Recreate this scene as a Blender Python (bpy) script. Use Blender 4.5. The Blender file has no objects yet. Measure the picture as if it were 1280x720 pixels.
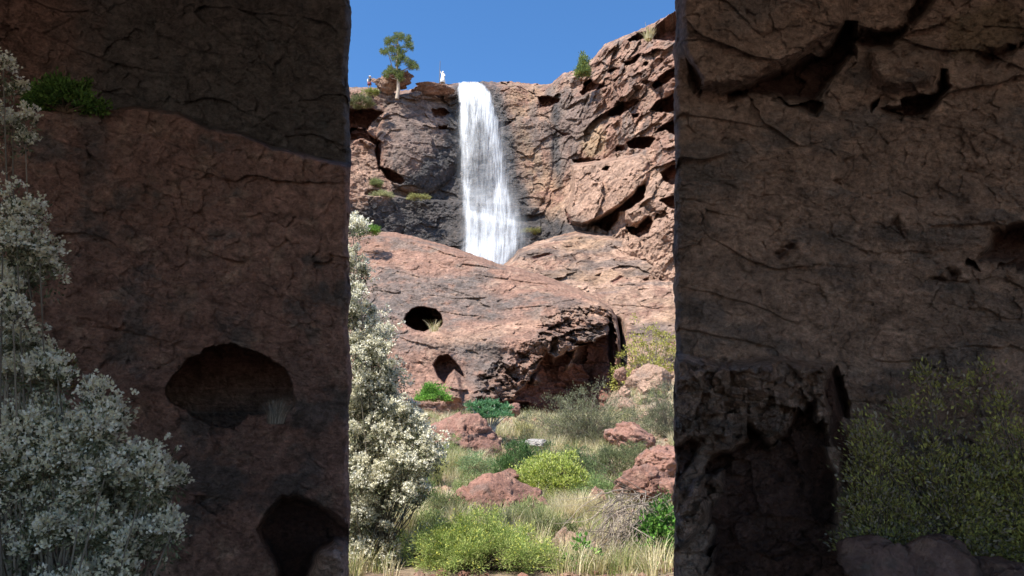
import bpy, math, random
import numpy as np
from mathutils import Vector, Matrix
rng = np.random.default_rng(7)
random.seed(7)
PI = math.pi
C = bpy.context.scene.collection
FPX = 869.0
TH = math.radians(15.0)
CT, ST = math.cos(TH), math.sin(TH)
CAMZ = 1.6

# ------------------------------------------------------------------ view geometry
def ray(px, py):
    x = (px - 640.0) / FPX
    u = (360.0 - py) / FPX
    d = CT - u * ST
    return x / d, (ST + u * CT) / d

def P(px, py, Y):
    dx, dz = ray(px, py)
    return Vector((dx * Y, Y, CAMZ + dz * Y))

def PW(px, py, Y):
    dx, dz = ray(px, py)
    return np.stack([dx * Y, Y + 0 * dx, CAMZ + dz * Y], -1)

# ------------------------------------------------------------------ noise
def _hash(ix, iy, iz, seed):
    h = (ix.astype(np.uint32) * np.uint32(374761393) + iy.astype(np.uint32) * np.uint32(668265263)
         + iz.astype(np.uint32) * np.uint32(2147483647 - 58) + np.uint32((seed * 1274126177) & 0xffffffff))
    h = (h ^ (h >> np.uint32(13))) * np.uint32(1274126177)
    h = h ^ (h >> np.uint32(16))
    h = h * np.uint32(2246822519)
    return h ^ (h >> np.uint32(15))

def vnoise(p, seed=0):
    p = np.asarray(p, dtype=np.float64)
    shp = p.shape[:-1]
    p = p.reshape(-1, 3)
    i = np.floor(p).astype(np.int64)
    f = p - i
    w = f * f * f * (f * (f * 6 - 15) + 10)
    out = np.zeros(len(p))
    for a in (0, 1):
        wx = w[:, 0] if a else 1 - w[:, 0]
        for b in (0, 1):
            wy = w[:, 1] if b else 1 - w[:, 1]
            for c in (0, 1):
                wz = w[:, 2] if c else 1 - w[:, 2]
                h = _hash(i[:, 0] + a, i[:, 1] + b, i[:, 2] + c, seed)
                g1 = ((h & np.uint32(1023)).astype(np.float64) / 511.5 - 1)
                g2 = (((h >> np.uint32(10)) & np.uint32(1023)).astype(np.float64) / 511.5 - 1)
                g3 = (((h >> np.uint32(20)) & np.uint32(1023)).astype(np.float64) / 511.5 - 1)
                out += wx * wy * wz * (g1 * (f[:, 0] - a) + g2 * (f[:, 1] - b) + g3 * (f[:, 2] - c))
    return out.reshape(shp) * 1.3

def fbm(p, freq=1.0, octs=4, seed=0, gain=.5, ridge=False):
    p = np.asarray(p, dtype=np.float64)
    out = 0; a = 1.0; tot = 0
    for o in range(octs):
        n = vnoise(p * freq + 17.3 * o, seed + o)
        if ridge: n = 1 - 2.2 * np.abs(n)
        out = out + a * n; tot += a
        a *= gain; freq *= 2.03
    return out / tot

def worley(p, freq, seed=0, full=False):
    p = np.asarray(p, dtype=np.float64) * freq
    shp = p.shape[:-1]
    p = p.reshape(-1, 3)
    i = np.floor(p).astype(np.int64)
    f1 = np.full(len(p), 9.0); f2 = np.full(len(p), 9.0); cid = np.zeros(len(p))
    for a in (-1, 0, 1):
        for b in (-1, 0, 1):
            for c in (-1, 0, 1):
                jx, jy, jz = i[:, 0] + a, i[:, 1] + b, i[:, 2] + c
                h = _hash(jx, jy, jz, seed)
                q0 = jx + (h & np.uint32(1023)).astype(np.float64) / 1023
                q1 = jy + ((h >> np.uint32(10)) & np.uint32(1023)).astype(np.float64) / 1023
                q2 = jz + ((h >> np.uint32(20)) & np.uint32(1023)).astype(np.float64) / 1023
                d = (q0 - p[:, 0])**2 + (q1 - p[:, 1])**2 + (q2 - p[:, 2])**2
                m = d < f1
                f2 = np.where(m, f1, np.minimum(f2, d))
                cid = np.where(m, ((h >> np.uint32(5)) & np.uint32(4095)).astype(np.float64) / 4095, cid)
                f1 = np.where(m, d, f1)
    f1 = np.sqrt(f1); f2 = np.sqrt(f2)
    return f1.reshape(shp), f2.reshape(shp), cid.reshape(shp)

def blocks(p, freq, seed=0, tilt=.9, warp=.12):
    """broken rock: irregular cells, each a tilted plane of its own (height in cell units)"""
    p = np.asarray(p, dtype=np.float64) * freq
    shp = p.shape[:-1]
    p = p.reshape(-1, 3)
    if warp: p = p + warp * np.stack([fbm(p, 1.7, 3, seed + 61), fbm(p, 1.7, 3, seed + 62), fbm(p, 1.7, 3, seed + 63)], -1) * 2
    i = np.floor(p).astype(np.int64)
    f1 = np.full(len(p), 9.0); h1 = np.zeros(len(p))
    for a in (-1, 0, 1):
        for b in (-1, 0, 1):
            for c in (-1, 0, 1):
                jx, jy, jz = i[:, 0] + a, i[:, 1] + b, i[:, 2] + c
                h = _hash(jx, jy, jz, seed); g = _hash(jx, jy, jz, seed + 77)
                q0 = p[:, 0] - jx - (h & np.uint32(1023)).astype(np.float64) / 1023
                q1 = p[:, 1] - jy - ((h >> np.uint32(10)) & np.uint32(1023)).astype(np.float64) / 1023
                q2 = p[:, 2] - jz - ((h >> np.uint32(20)) & np.uint32(1023)).astype(np.float64) / 1023
                d = q0**2 + q1**2 + q2**2
                m = d < f1
                hh = ((g & np.uint32(1023)).astype(np.float64) / 1023 - .5) * .55 + tilt * (q0 * ((g >> np.uint32(10) & np.uint32(1023)).astype(np.float64) / 511.5 - 1) + q2 * ((g >> np.uint32(20) & np.uint32(1023)).astype(np.float64) / 511.5 - 1))
                h1 = np.where(m, hh, h1); f1 = np.where(m, d, f1)
    return h1.reshape(shp)

def ss(a, b, x):
    t = np.clip((x - a) / (b - a), 0, 1)
    return t * t * (3 - 2 * t)

def poly_sd(PX, PY, pts):
    """signed distance to a polygon, positive inside"""
    pts = np.asarray(pts, float)
    d = np.full(PX.shape, 1e9); ins = np.zeros(PX.shape, bool)
    n = len(pts)
    for k in range(n):
        x0, y0 = pts[k]; x1, y1 = pts[(k + 1) % n]
        ex, ey = x1 - x0, y1 - y0
        t = np.clip(((PX - x0) * ex + (PY - y0) * ey) / (ex * ex + ey * ey + 1e-9), 0, 1)
        d = np.minimum(d, (PX - x0 - t * ex)**2 + (PY - y0 - t * ey)**2)
        c = ((y0 > PY) != (y1 > PY)) & (PX < ex * (PY - y0) / (ey + 1e-12) + x0)
        ins ^= c
    d = np.sqrt(d)
    return np.where(ins, d, -d)

# ------------------------------------------------------------------ mesh helpers
def link(o, parent=None):
    C.objects.link(o)
    if parent: o.parent = parent
    return o

def mesh_np(name, V, F, mat, parent=None, col=None, smooth=False, wet=None):
    V = np.asarray(V, np.float32).reshape(-1, 3); F = np.asarray(F, np.int32)
    me = bpy.data.meshes.new(name)
    k = F.shape[1]
    me.vertices.add(len(V)); me.vertices.foreach_set('co', V.ravel())
    me.loops.add(F.size); me.loops.foreach_set('vertex_index', F.ravel())
    me.polygons.add(len(F))
    me.polygons.foreach_set('loop_start', np.arange(0, F.size, k, dtype=np.int32))
    me.polygons.foreach_set('loop_total', np.full(len(F), k, np.int32))
    me.polygons.foreach_set('use_smooth', np.full(len(F), smooth))
    me.update(calc_edges=True)
    if col is not None:
        at = me.attributes.new('tint', 'FLOAT_COLOR', 'POINT')
        c4 = np.ones((len(V), 4), np.float32); c4[:, :3] = np.asarray(col).reshape(-1, 3)
        at.data.foreach_set('color', c4.ravel())
    if wet is not None:
        at = me.attributes.new('wet', 'FLOAT', 'POINT')
        at.data.foreach_set('value', np.asarray(wet, np.float32).ravel())
    me.materials.append(mat)
    o = bpy.data.objects.new(name, me)
    return link(o, parent)

def tag(o, label=None, cat=None, group=None, kind=None):
    if label: o['label'] = label
    if cat: o['category'] = cat
    if group: o['group'] = group
    if kind: o['kind'] = kind
    return o

def empty(name, loc, label, cat, group=None):
    o = bpy.data.objects.new(name, None); C.objects.link(o)
    o.location = loc; o.empty_display_size = .1
    return tag(o, label, cat, group)

def grid_faces(ny, nx):
    a = np.arange(ny * nx).reshape(ny, nx)
    return np.stack([a[:-1, :-1], a[1:, :-1], a[1:, 1:], a[:-1, 1:]], -1).reshape(-1, 4)

class MB:
    def __init__(s): s.v = []; s.f = []; s.c = []; s.n = 0
    def add(s, V, F, col=None):
        V = np.asarray(V, float).reshape(-1, 3)
        s.v.append(V); s.f.append(np.asarray(F) + s.n); s.n += len(V)
        s.c.append(np.broadcast_to(np.asarray(col if col is not None else (1, 1, 1), float), V.shape))
    def tube(s, pts, r0, r1, n=5, col=None):
        pts = np.asarray(pts, float); m = len(pts)
        tg = np.gradient(pts, axis=0); tg /= np.linalg.norm(tg, axis=1)[:, None] + 1e-9
        ref = np.array([0.31, 0.87, 0.12]) if abs(tg[0, 1]) < .9 else np.array([1., 0, 0.1])
        a = np.cross(tg, ref); a /= np.linalg.norm(a, axis=1)[:, None] + 1e-9
        b = np.cross(tg, a)
        r = np.linspace(r0, r1, m) if np.ndim(r0) == 0 else np.asarray(r0)
        ang = np.arange(n) * 2 * PI / n
        V = pts[:, None] + r[:, None, None] * (np.cos(ang)[None, :, None] * a[:, None] + np.sin(ang)[None, :, None] * b[:, None])
        F = []
        for i in range(m - 1):
            for j in range(n):
                F.append((i * n + j, i * n + (j + 1) % n, (i + 1) * n + (j + 1) % n, (i + 1) * n + j))
        s.add(V, F, col)
    def build(s, name, mat, parent=None, smooth=False, org=None):
        V = np.concatenate(s.v)
        if org is not None: V = V - np.asarray(org)
        return mesh_np(name, V, np.concatenate(s.f), mat, parent, np.concatenate(s.c), smooth)

# ------------------------------------------------------------------ materials
def new_mat(name):
    m = bpy.data.materials.new(name); m.use_nodes = True
    nt = m.node_tree; nt.nodes.clear()
    return m, nt, nt.nodes.new, nt.links.new

def rock_mat(name, sc, bump=.5, dist=.3, rough=.85, stretch=(1, 1, 1), vary=.35):
    """sc = fine-detail frequency (1/m)"""
    m, nt, N, L = new_mat(name)
    out = N('ShaderNodeOutputMaterial'); bs = N('ShaderNodeBsdfPrincipled')
    bs.inputs['Specular IOR Level'].default_value = .3
    L(bs.outputs[0], out.inputs[0])
    at = N('ShaderNodeAttribute'); at.attribute_name = 'tint'
    wt = N('ShaderNodeAttribute'); wt.attribute_name = 'wet'
    geo = N('ShaderNodeNewGeometry'); mp = N('ShaderNodeMapping'); mp.inputs['Scale'].default_value = stretch
    L(geo.outputs['Position'], mp.inputs[0])
    def noise(s, d, r, dist_=0.):
        n = N('ShaderNodeTexNoise'); n.inputs['Scale'].default_value = s; n.inputs['Detail'].default_value = d
        n.inputs['Roughness'].default_value = r; n.inputs['Distortion'].default_value = dist_
        L(mp.outputs[0], n.inputs['Vector']); return n
    n1 = noise(sc * .35, 8, .7, .4); n2 = noise(sc * 1.4, 9, .78); n3 = noise(sc * .12, 6, .65, .8)
    def ramp(src, lo, hi, a, b):
        r = N('ShaderNodeMapRange'); r.inputs[1].default_value = lo; r.inputs[2].default_value = hi
        r.inputs[3].default_value = a; r.inputs[4].default_value = b; L(src, r.inputs[0]); return r.outputs[0]
    def mul(a, b):
        q = N('ShaderNodeMath'); q.operation = 'MULTIPLY'
        for k, v in ((0, a), (1, b)):
            if isinstance(v, (int, float)): q.inputs[k].default_value = v
            else: L(v, q.inputs[k])
        return q.outputs[0]
    v = mul(ramp(n1.outputs[0], .3, .7, 1 - vary, 1 + vary), ramp(n2.outputs[0], .3, .7, 1 - vary, 1 + vary))
    mx = N('ShaderNodeMix'); mx.data_type = 'RGBA'; mx.blend_type = 'MULTIPLY'; mx.inputs[0].default_value = 1
    L(at.outputs['Color'], mx.inputs[6]); L(v, mx.inputs[7])
    # dark lichen / varnish blotches
    lm = ramp(mul(n3.outputs[0], n1.outputs[0]), .27, .36, 0, .62)
    mx2 = N('ShaderNodeMix'); mx2.data_type = 'RGBA'
    L(lm, mx2.inputs[0]); L(mx.outputs[2], mx2.inputs[6])
    dk = N('ShaderNodeMix'); dk.data_type = 'RGBA'; dk.blend_type = 'MULTIPLY'; dk.inputs[0].default_value = 1
    L(mx.outputs[2], dk.inputs[6]); dk.inputs[7].default_value = (.40, .46, .50, 1); L(dk.outputs[2], mx2.inputs[7])
    # small dark pits (vesicles)
    vo = N('ShaderNodeTexVoronoi'); vo.inputs['Scale'].default_value = sc * .9; L(mp.outputs[0], vo.inputs['Vector'])
    pit = mul(ramp(vo.outputs['Distance'], .12, .3, 0, 1), 1.0)
    L(mx2.outputs[2], bs.inputs['Base Color'])
    r = N('ShaderNodeMapRange'); r.inputs[3].default_value = rough; r.inputs[4].default_value = .38
    L(wt.outputs['Fac'], r.inputs[0]); L(r.outputs[0], bs.inputs['Roughness'])
    h = N('ShaderNodeMath'); h.operation = 'ADD'
    L(mul(n1.outputs[0], 1.6), h.inputs[0]); L(n2.outputs[0], h.inputs[1])
    h2 = N('ShaderNodeMath'); h2.operation = 'ADD'; L(h.outputs[0], h2.inputs[0]); L(mul(pit, .28), h2.inputs[1])
    bp = N('ShaderNodeBump'); bp.inputs['Strength'].default_value = bump; bp.inputs['Distance'].default_value = dist
    L(h2.outputs[0], bp.inputs['Height']); L(bp.outputs[0], bs.inputs['Normal'])
    return m

def leaf_mat(name, transl=.35, rough=.6, gain=1.0):
    m, nt, N, L = new_mat(name)
    out = N('ShaderNodeOutputMaterial'); bs = N('ShaderNodeBsdfPrincipled'); tr = N('ShaderNodeBsdfTranslucent'); mx = N('ShaderNodeMixShader')
    at = N('ShaderNodeAttribute'); at.attribute_name = 'tint'
    L(at.outputs['Color'], bs.inputs['Base Color']); L(at.outputs['Color'], tr.inputs['Color'])
    bs.inputs['Roughness'].default_value = rough; bs.inputs['Specular IOR Level'].default_value = .3
    mx.inputs[0].default_value = transl
    L(bs.outputs[0], mx.inputs[1]); L(tr.outputs[0], mx.inputs[2]); L(mx.outputs[0], out.inputs[0])
    return m

def plain_mat(name, col, rough=.8):
    m, nt, N, L = new_mat(name)
    out = N('ShaderNodeOutputMaterial'); bs = N('ShaderNodeBsdfPrincipled'); L(bs.outputs[0], out.inputs[0])
    n = N('ShaderNodeTexNoise'); n.inputs['Scale'].default_value = 30; n.inputs['Detail'].default_value = 5
    mr = N('ShaderNodeMapRange'); mr.inputs[1].default_value = .3; mr.inputs[2].default_value = .7
    mr.inputs[3].default_value = .75; mr.inputs[4].default_value = 1.2; L(n.outputs[0], mr.inputs[0])
    mx = N('ShaderNodeMix'); mx.data_type = 'RGBA'; mx.blend_type = 'MULTIPLY'; mx.inputs[0].default_value = 1
    mx.inputs[6].default_value = (*col, 1); L(mr.outputs[0], mx.inputs[7])
    L(mx.outputs[2], bs.inputs['Base Color']); bs.inputs['Roughness'].default_value = rough
    return m

M_CLIFF = rock_mat('cliff_rock', 2.0, .85, .5, stretch=(1, 1, 1.15), vary=.62)
M_MID = rock_mat('boulder_rock', 3.6, .8, .25, stretch=(1, 1, 1.15), vary=.62)
M_NEAR = rock_mat('added_shelter_rock', 16, 1.0, .07, stretch=(1, 1, 1.25), vary=.6)
M_BLD = rock_mat('loose_rock', 8, .8, .1, vary=.45)
M_GROUND = rock_mat('stony_soil', 9, .6, .08, rough=.95)
M_LEAF = leaf_mat('leaf'); M_DRY = leaf_mat('dry_grass', .3, .7); M_PETAL = leaf_mat('petal', .25, .7)
M_WOOD = leaf_mat('twig', .0, .85)

# ------------------------------------------------------------------ rock palettes (real albedo)
PINK = np.array([.33, .185, .130]); PALE = np.array([.45, .285, .200]); OCH = np.array([.42, .265, .15])
GREY = np.array([.18, .142, .12]); BLACK = np.array([.062, .058, .058]); RED = np.array([.27, .115, .085])
def mixc(a, b, m): return a * (1 - m[..., None]) + b * m[..., None]

def rock_sheet(name, px0, px1, step, top, bot, stepy, depth, color, mat, back=40., cap=8., jit=1.6, jf=.12, kx=None):
    """A rock face: one continuous surface from its foot to its rim and on over the top."""
    nx = int((px1 - px0) / step) + 1
    xs = np.linspace(px0, px1, nx)
    tj = np.stack([xs * jf, xs * 0, xs * 0], -1)
    T = top(xs) + jit * fbm(tj, 1, 5, 91, .6) * 2
    B = bot(xs)
    ny = int((B - T).max() / stepy) + 1
    t = np.linspace(0, 1, ny)
    PY = T[None, :] + t[:, None] * (B - T)[None, :]
    PX = np.broadcast_to(xs, PY.shape).copy()
    Y = depth(PX, PY, PY - T[None, :])
    W = PW(PX, PY, Y)
    wet = np.zeros(PX.shape)
    r = color(PX, PY, W, PY - T[None, :])
    if isinstance(r, tuple): col, wet = r
    else: col = r
    # over the rim: rows going back
    k = np.array([1., .7, .45, .28, .16, .08, .03])
    top_row = W[0]
    back_rows = []
    for q in k:
        b = top_row.copy(); b[:, 1] += back * q
        b[:, 0] *= (top_row[:, 1] + back * q) / top_row[:, 1]
        b[:, 2] -= cap * q ** 1.2
        b[:, 2] += 0.6 * q * fbm(b, .3, 3, 5)
        back_rows.append(b)
    W = np.concatenate([np.stack(back_rows), W], 0)
    col = np.concatenate([np.repeat(col[:1], len(k), 0), col], 0)
    wet = np.concatenate([np.repeat(wet[:1], len(k), 0), wet], 0)
    ny2 = W.shape[0]
    return mesh_np(name, W.reshape(-1, 3), grid_faces(ny2, nx), mat, None, col.reshape(-1, 3), True, wet.ravel())

def interp(pts):
    a = np.array(pts, float)
    return lambda x: np.interp(x, a[:, 0], a[:, 1])

def cav(PX, PY, Y, pts, d, w=2.0, nz=None, bias=0.):
    """hollow of depth d (m); the upper lip is sharp, the floor ramps out"""
    pts = np.array(pts, float)
    m = (PX > pts[:, 0].min() - 8) & (PX < pts[:, 0].max() + 8) & (PY > pts[:, 1].min() - 8) & (PY < pts[:, 1].max() + 8)
    if not m.any(): return Y, np.zeros(PX.shape)
    sd = np.full(PX.shape, -99.)
    s = poly_sd(PX[m], PY[m], pts)
    if nz is not None: s = s + nz[m]
    sd[m] = s
    k = ss(-w * .3, w, sd)
    y1 = pts[:, 1].max(); y0 = pts[:, 1].min()
    ramp = 1 - bias * np.clip((PY - y0) / (y1 - y0 + 1e-6), 0, 1)
    return Y + d * k * ramp, k

# ================================================================== CLIFF
SKY = interp([(100, 60), (300, 90), (400, 103), (438, 109), (470, 109), (500, 113), (515, 112), (520, 108), (545, 105), (560, 105), (572, 104), (600, 102),
              (640, 102), (680, 106), (690, 104), (703, 92), (725, 86), (742, 72), (756, 55), (775, 47), (800, 37), (822, 26), (842, 15), (870, 2),
              (950, -30), (1100, -80), (1300, -120)])
def cav_dict():
    return [
      ([(430, 140), (450, 134), (466, 136), (480, 141), (468, 150), (460, 163), (448, 160), (436, 166)], 3.5, .2),
      ([(430, 168), (440, 160), (455, 160), (466, 170), (479, 177), (471, 184), (455, 174), (430, 178)], 3.0, .2),
      ([(470, 176), (479, 176), (476, 198), (474, 214), (469, 190)], 2.2, 0),
      ([(475, 209), (489, 212), (498, 217), (508, 226), (500, 231), (484, 224)], 3.2, .2),
      ([(540, 137), (556, 135), (563, 141), (553, 148), (543, 146)], 1.8, .2),
      ([(548, 158), (560, 156), (558, 162), (549, 163)], 1.3, 0),
      ([(784, 50), (797, 43), (813, 38), (822, 30), (836, 21), (850, 12), (870, 6), (870, 52), (845, 52), (822, 50), (810, 47), (796, 51)], 5.5, .25),
      ([(755, 47), (768, 42), (780, 40), (776, 44), (764, 48), (757, 52)], 1.4, 0),
      ([(780, 78), (790, 75), (798, 66), (801, 70), (797, 77), (784, 82)], 1.8, .1),
      ([(804, 78), (812, 76), (812, 82), (806, 84)], 1.2, 0),
      ([(673, 122), (684, 119), (700, 124), (699, 128), (688, 134), (675, 135)], 2.2, .2),
      ([(724, 116), (731, 102), (738, 100), (744, 104), (762, 106), (752, 112), (740, 113), (728, 121)], 2.6, .2),
      ([(758, 143), (768, 136), (778, 127), (795, 123), (799, 127), (789, 136), (775, 144), (762, 146)], 3.0, .2),
      ([(788, 142), (800, 142), (797, 147), (790, 146)], 1.2, 0),
      ([(769, 189), (770, 182), (780, 181), (783, 187), (778, 190)], 1.5, 0),
      ([(783, 178), (792, 172), (812, 170), (820, 173), (812, 184), (802, 187), (786, 184)], 3.2, .15),
      ([(816, 106), (826, 95), (836, 88), (846, 82), (856, 84), (846, 96), (830, 106), (818, 112)], 2.8, .2),
      ([(812, 138), (820, 128), (838, 118), (850, 116), (850, 138), (835, 142), (822, 138)], 3.2, .2),
      ([(818, 166), (828, 156), (850, 146), (870, 150), (870, 164), (844, 170), (832, 164)], 3.2, .2),
      ([(826, 216), (840, 206), (870, 204), (870, 228), (838, 232), (830, 226)], 2.5, .2),
      ([(716, 200), (735, 197), (750, 200), (738, 203), (718, 203)], 1.4, 0),
      ([(750, 211), (758, 206), (763, 208), (760, 214), (752, 214)], 1.6, 0),
      ([(742, 281), (760, 268), (776, 257), (790, 246), (798, 232), (806, 232), (804, 250), (788, 262), (774, 264), (771, 278), (760, 292), (750, 284)], 3.6, .1),
      ([(784, 284), (796, 284), (810, 270), (815, 277), (811, 291), (799, 297), (788, 293)], 2.8, .1),
      ([(707, 262), (712, 270), (716, 281), (710, 280)], 1.3, 0),
      ([(640, 300), (652, 296), (650, 301)], .6, 0),
      ([(824, 250), (840, 244), (860, 240), (860, 262), (840, 262)], 2.0, .2),
      ([(757, 88), (776, 84), (774, 88), (760, 91)], 1.0, 0),
      ([(610, 160), (624, 154), (640, 152), (632, 158), (616, 164)], 1.4, 0),
      ([(690, 160), (712, 168), (704, 172)], .7, 0),
    ]
CLIFF_CAVS = cav_dict()
STORE = {}
def cliff_base(PX, PY):
    Y = 90 - (PY - 100) / 230 * 9.0
    Y = Y - ss(650, 870, PX) * 20 - np.clip(PX - 850, 0, 400) * .05
    Y = Y - ss(580, 400, PX) * 7 - np.clip(420 - PX, 0, 400) * .05
    # rounded outcrops
    def lump(cx, cy, rx, ry, h, p=2):
        q = ((PX - cx) / rx)**2 + ((PY - cy) / ry)**2
        return -h * np.sqrt(np.clip(1 - q ** (p / 2), 0, 1))
    Y = Y + lump(524, 178, 54, 66, 3.2) + lump(650, 190, 42, 85, 1.6) - 1.4 * np.exp(-(((PX - 598) / 30)**2 + ((PY - 180) / 80)**2))
    Y = Y + lump(545, 113, 38, 12, 1.5)
    return Y
def cliff_depth(PX, PY, dT):
    Y = cliff_base(PX, PY)
    W = PW(PX, PY, Y)
    Ws = W * np.array([1, 1, 1.0])
    nz = 4.2 * fbm(W, .6, 5, 3, .65)
    # ledge left of the water and the wet foot block
    ledge = 243 + (PX - 450) * .07 + 4 * fbm(W, .25, 3, 8)
    k = ss(-1.5, 1.5, PY - ledge) * ss(440, 462, PX) * ss(700, 640, PX)
    Y = Y - 1.7 * k
    led2 = 262 + (PX - 580) * .2
    Y = Y - 1.6 * ss(-1, 4, PY - led2) * ss(572, 584, PX) * ss(700, 655, PX)
    # fallen block wedged on the right wall
    blk = [(714, 206), (735, 202), (770, 197), (800, 192), (812, 206), (812, 222), (800, 238), (776, 258), (748, 276), (728, 283), (712, 280), (708, 268), (714, 240)]
    sd = poly_sd(PX, PY, blk) + nz * .5
    Y = Y - (3.2 * ss(-1, 5, sd) + 1.2 * ss(0, 40, sd))
    Y = Y + ss(-1, 5, sd) * (PX - 760) * .05
    sd2 = poly_sd(PX, PY, [(780, 262), (806, 257), (813, 270), (804, 280), (790, 284), (780, 276)]) + nz * .4
    Y = Y - 2.2 * ss(-1, 6, sd2)
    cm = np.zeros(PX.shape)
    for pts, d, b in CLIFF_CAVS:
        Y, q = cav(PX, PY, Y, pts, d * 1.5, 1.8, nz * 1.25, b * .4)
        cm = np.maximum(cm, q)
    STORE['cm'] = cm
    # blocky, layered relief: stronger on the right and upper left
    rough = .35 + .65 * ss(690, 760, PX) + .45 * ss(490, 450, PX) + .25 * ss(140, 110, PY)
    rough = rough * (1 - .5 * ss(0, 6, sd))
    Y = Y - rough * (2.3 * blocks(W * np.array([1, 1, 1.1]), .16, 4) + 1.1 * blocks(W, .45, 14) + .32 * blocks(W, 1.3, 24))
    Y = Y - 2.4 * fbm(W, .07, 3, 31) - (.35 + .35 * rough) * fbm(W * np.array([1, 1, 1.2]), .35, 6, 32, .62)
    Y = Y - .30 * fbm(W, 1.5, 4, 33, .75)
    Y = Y + 3.0 * (1 - ss(0, 9, dT))**2
    return Y
def cliff_color(PX, PY, W, dT):
    a = fbm(W, .12, 4, 41); b = fbm(W, .5, 4, 42, .6); c = fbm(W * np.array([1, 1, .22]), .55, 4, 43, .6)
    col = mixc(np.broadcast_to(PINK, W.shape), PALE, ss(-.1, .3, b + .4 * a))
    col = mixc(col, GREY, .75 * ss(.02, .25, c + .5 * a) )
    och = poly_sd(PX, PY, [(640, 105), (690, 105), (672, 118), (650, 150), (668, 190), (700, 230), (712, 290), (640, 300), (655, 230), (640, 160), (632, 120)]) + 14 * b
    col = mixc(col, OCH, .45 * ss(-8, 6, och) * ss(-.25, .1, b))
    och2 = poly_sd(PX, PY, [(728, 160), (752, 155), (758, 190), (735, 200), (726, 182)]) + 12 * b
    col = mixc(col, np.array([.50, .34, .19]), .6 * ss(-5, 5, och2))
    pal = np.maximum(poly_sd(PX, PY, [(440, 185), (470, 190), (478, 220), (490, 240), (520, 243), (470, 255), (440, 280)]),
                     poly_sd(PX, PY, [(700, 290), (712, 205), (800, 193), (860, 240), (860, 420), (640, 420), (640, 330)])) + 10 * b
    col = mixc(col, PALE, .75 * ss(-6, 6, pal))
    gr = np.maximum(poly_sd(PX, PY, [(690, 120), (740, 112), (760, 150), (730, 170), (716, 200), (700, 230), (694, 180)]),
                    poly_sd(PX, PY, [(480, 120), (560, 112), (572, 200), (480, 210)])) + 18 * b
    col = mixc(col, GREY * np.array([1.15, 1.1, 1.1]), .75 * ss(-8, 12, gr))
    edge = 16 * c + 10 * b
    wetp = np.maximum(poly_sd(PX, PY, [(570, 108), (618, 106), (640, 160), (650, 220), (664, 260), (700, 280), (740, 285), (760, 300), (700, 340), (440, 340), (446, 262), (500, 246), (528, 240), (500, 232), (530, 205), (556, 180), (562, 140)]),
                      poly_sd(PX, PY, [(688, 118), (700, 118), (700, 215), (692, 215)]) - 3) + edge * .7
    wm = ss(-7, 5, wetp)
    soft = ss(-22, 0, wetp) * .5
    col = mixc(col, GREY, soft)
    blk = mixc(np.broadcast_to(BLACK, W.shape), np.array([.13, .11, .10]), ss(-.1, .3, fbm(W, 1.6, 3, 44)))
    col = mixc(col, blk, wm * .93)
    mist = ss(330, 240, PY) * 0
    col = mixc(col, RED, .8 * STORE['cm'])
    return col, wm * .8
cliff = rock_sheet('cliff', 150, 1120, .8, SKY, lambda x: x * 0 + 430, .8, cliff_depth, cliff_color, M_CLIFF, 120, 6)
tag(cliff, kind='structure')

# ================================================================== SLOPE RIGHT OF THE BOULDER
TOP2 = interp([(560, 360), (628, 332), (640, 322), (648, 312), (668, 303), (700, 294), (722, 288), (742, 289), (790, 292), (842, 282), (900, 270), (1100, 240)])
def slope_depth(PX, PY, dT):
    Y = 72 - (PY - 285) / 165 * 22 - ss(700, 900, PX) * 3
    Y = Y + 16 * ss(392, 430, PY) * ss(784, 770, PX)
    W = PW(PX, PY, Y)
    nz = 2.5 * fbm(W, 1.3, 3, 53)
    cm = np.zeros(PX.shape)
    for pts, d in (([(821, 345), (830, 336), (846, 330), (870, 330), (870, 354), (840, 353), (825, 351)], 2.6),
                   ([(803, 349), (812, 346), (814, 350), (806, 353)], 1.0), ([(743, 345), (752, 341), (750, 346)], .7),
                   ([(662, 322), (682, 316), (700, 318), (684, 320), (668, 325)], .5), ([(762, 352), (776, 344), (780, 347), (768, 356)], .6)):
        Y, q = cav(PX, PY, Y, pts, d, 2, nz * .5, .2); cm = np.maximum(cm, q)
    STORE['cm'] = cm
    Wl = W @ np.array([[.98, 0, .2], [0, 1, 0], [-.2, 0, .98]]) * np.array([.6, .8, 1.2])
    Y = Y - .7 * blocks(Wl, .3, 5, .7) - .28 * blocks(W, .9, 15) - 1.2 * fbm(W, .12, 3, 63) - .4 * fbm(Wl, .6, 5, 64, .66) - .2 * fbm(W, 2.2, 3, 65, .7)
    return Y + 4 * (1 - ss(0, 12, dT))**2
def slope_color(PX, PY, W, dT):
    b = fbm(W, .7, 4, 66, .6); a = fbm(W * np.array([.6, 1, 1.6]), .25, 4, 67)
    col = mixc(np.broadcast_to(PALE, W.shape), PINK, ss(-.1, .3, b))
    col = mixc(col, GREY, .75 * ss(.0, .25, a + .4 * b))
    col = mixc(col, OCH * 1.05, .4 * ss(0, .3, fbm(W, .2, 3, 68)))
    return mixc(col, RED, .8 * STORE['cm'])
slope = rock_sheet('rock_slope', 540, 1120, .8, TOP2, lambda x: x * 0 + 540, .8, slope_depth, slope_color, M_CLIFF, 14, 4, 1.2)
tag(slope, kind='structure')

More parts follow.
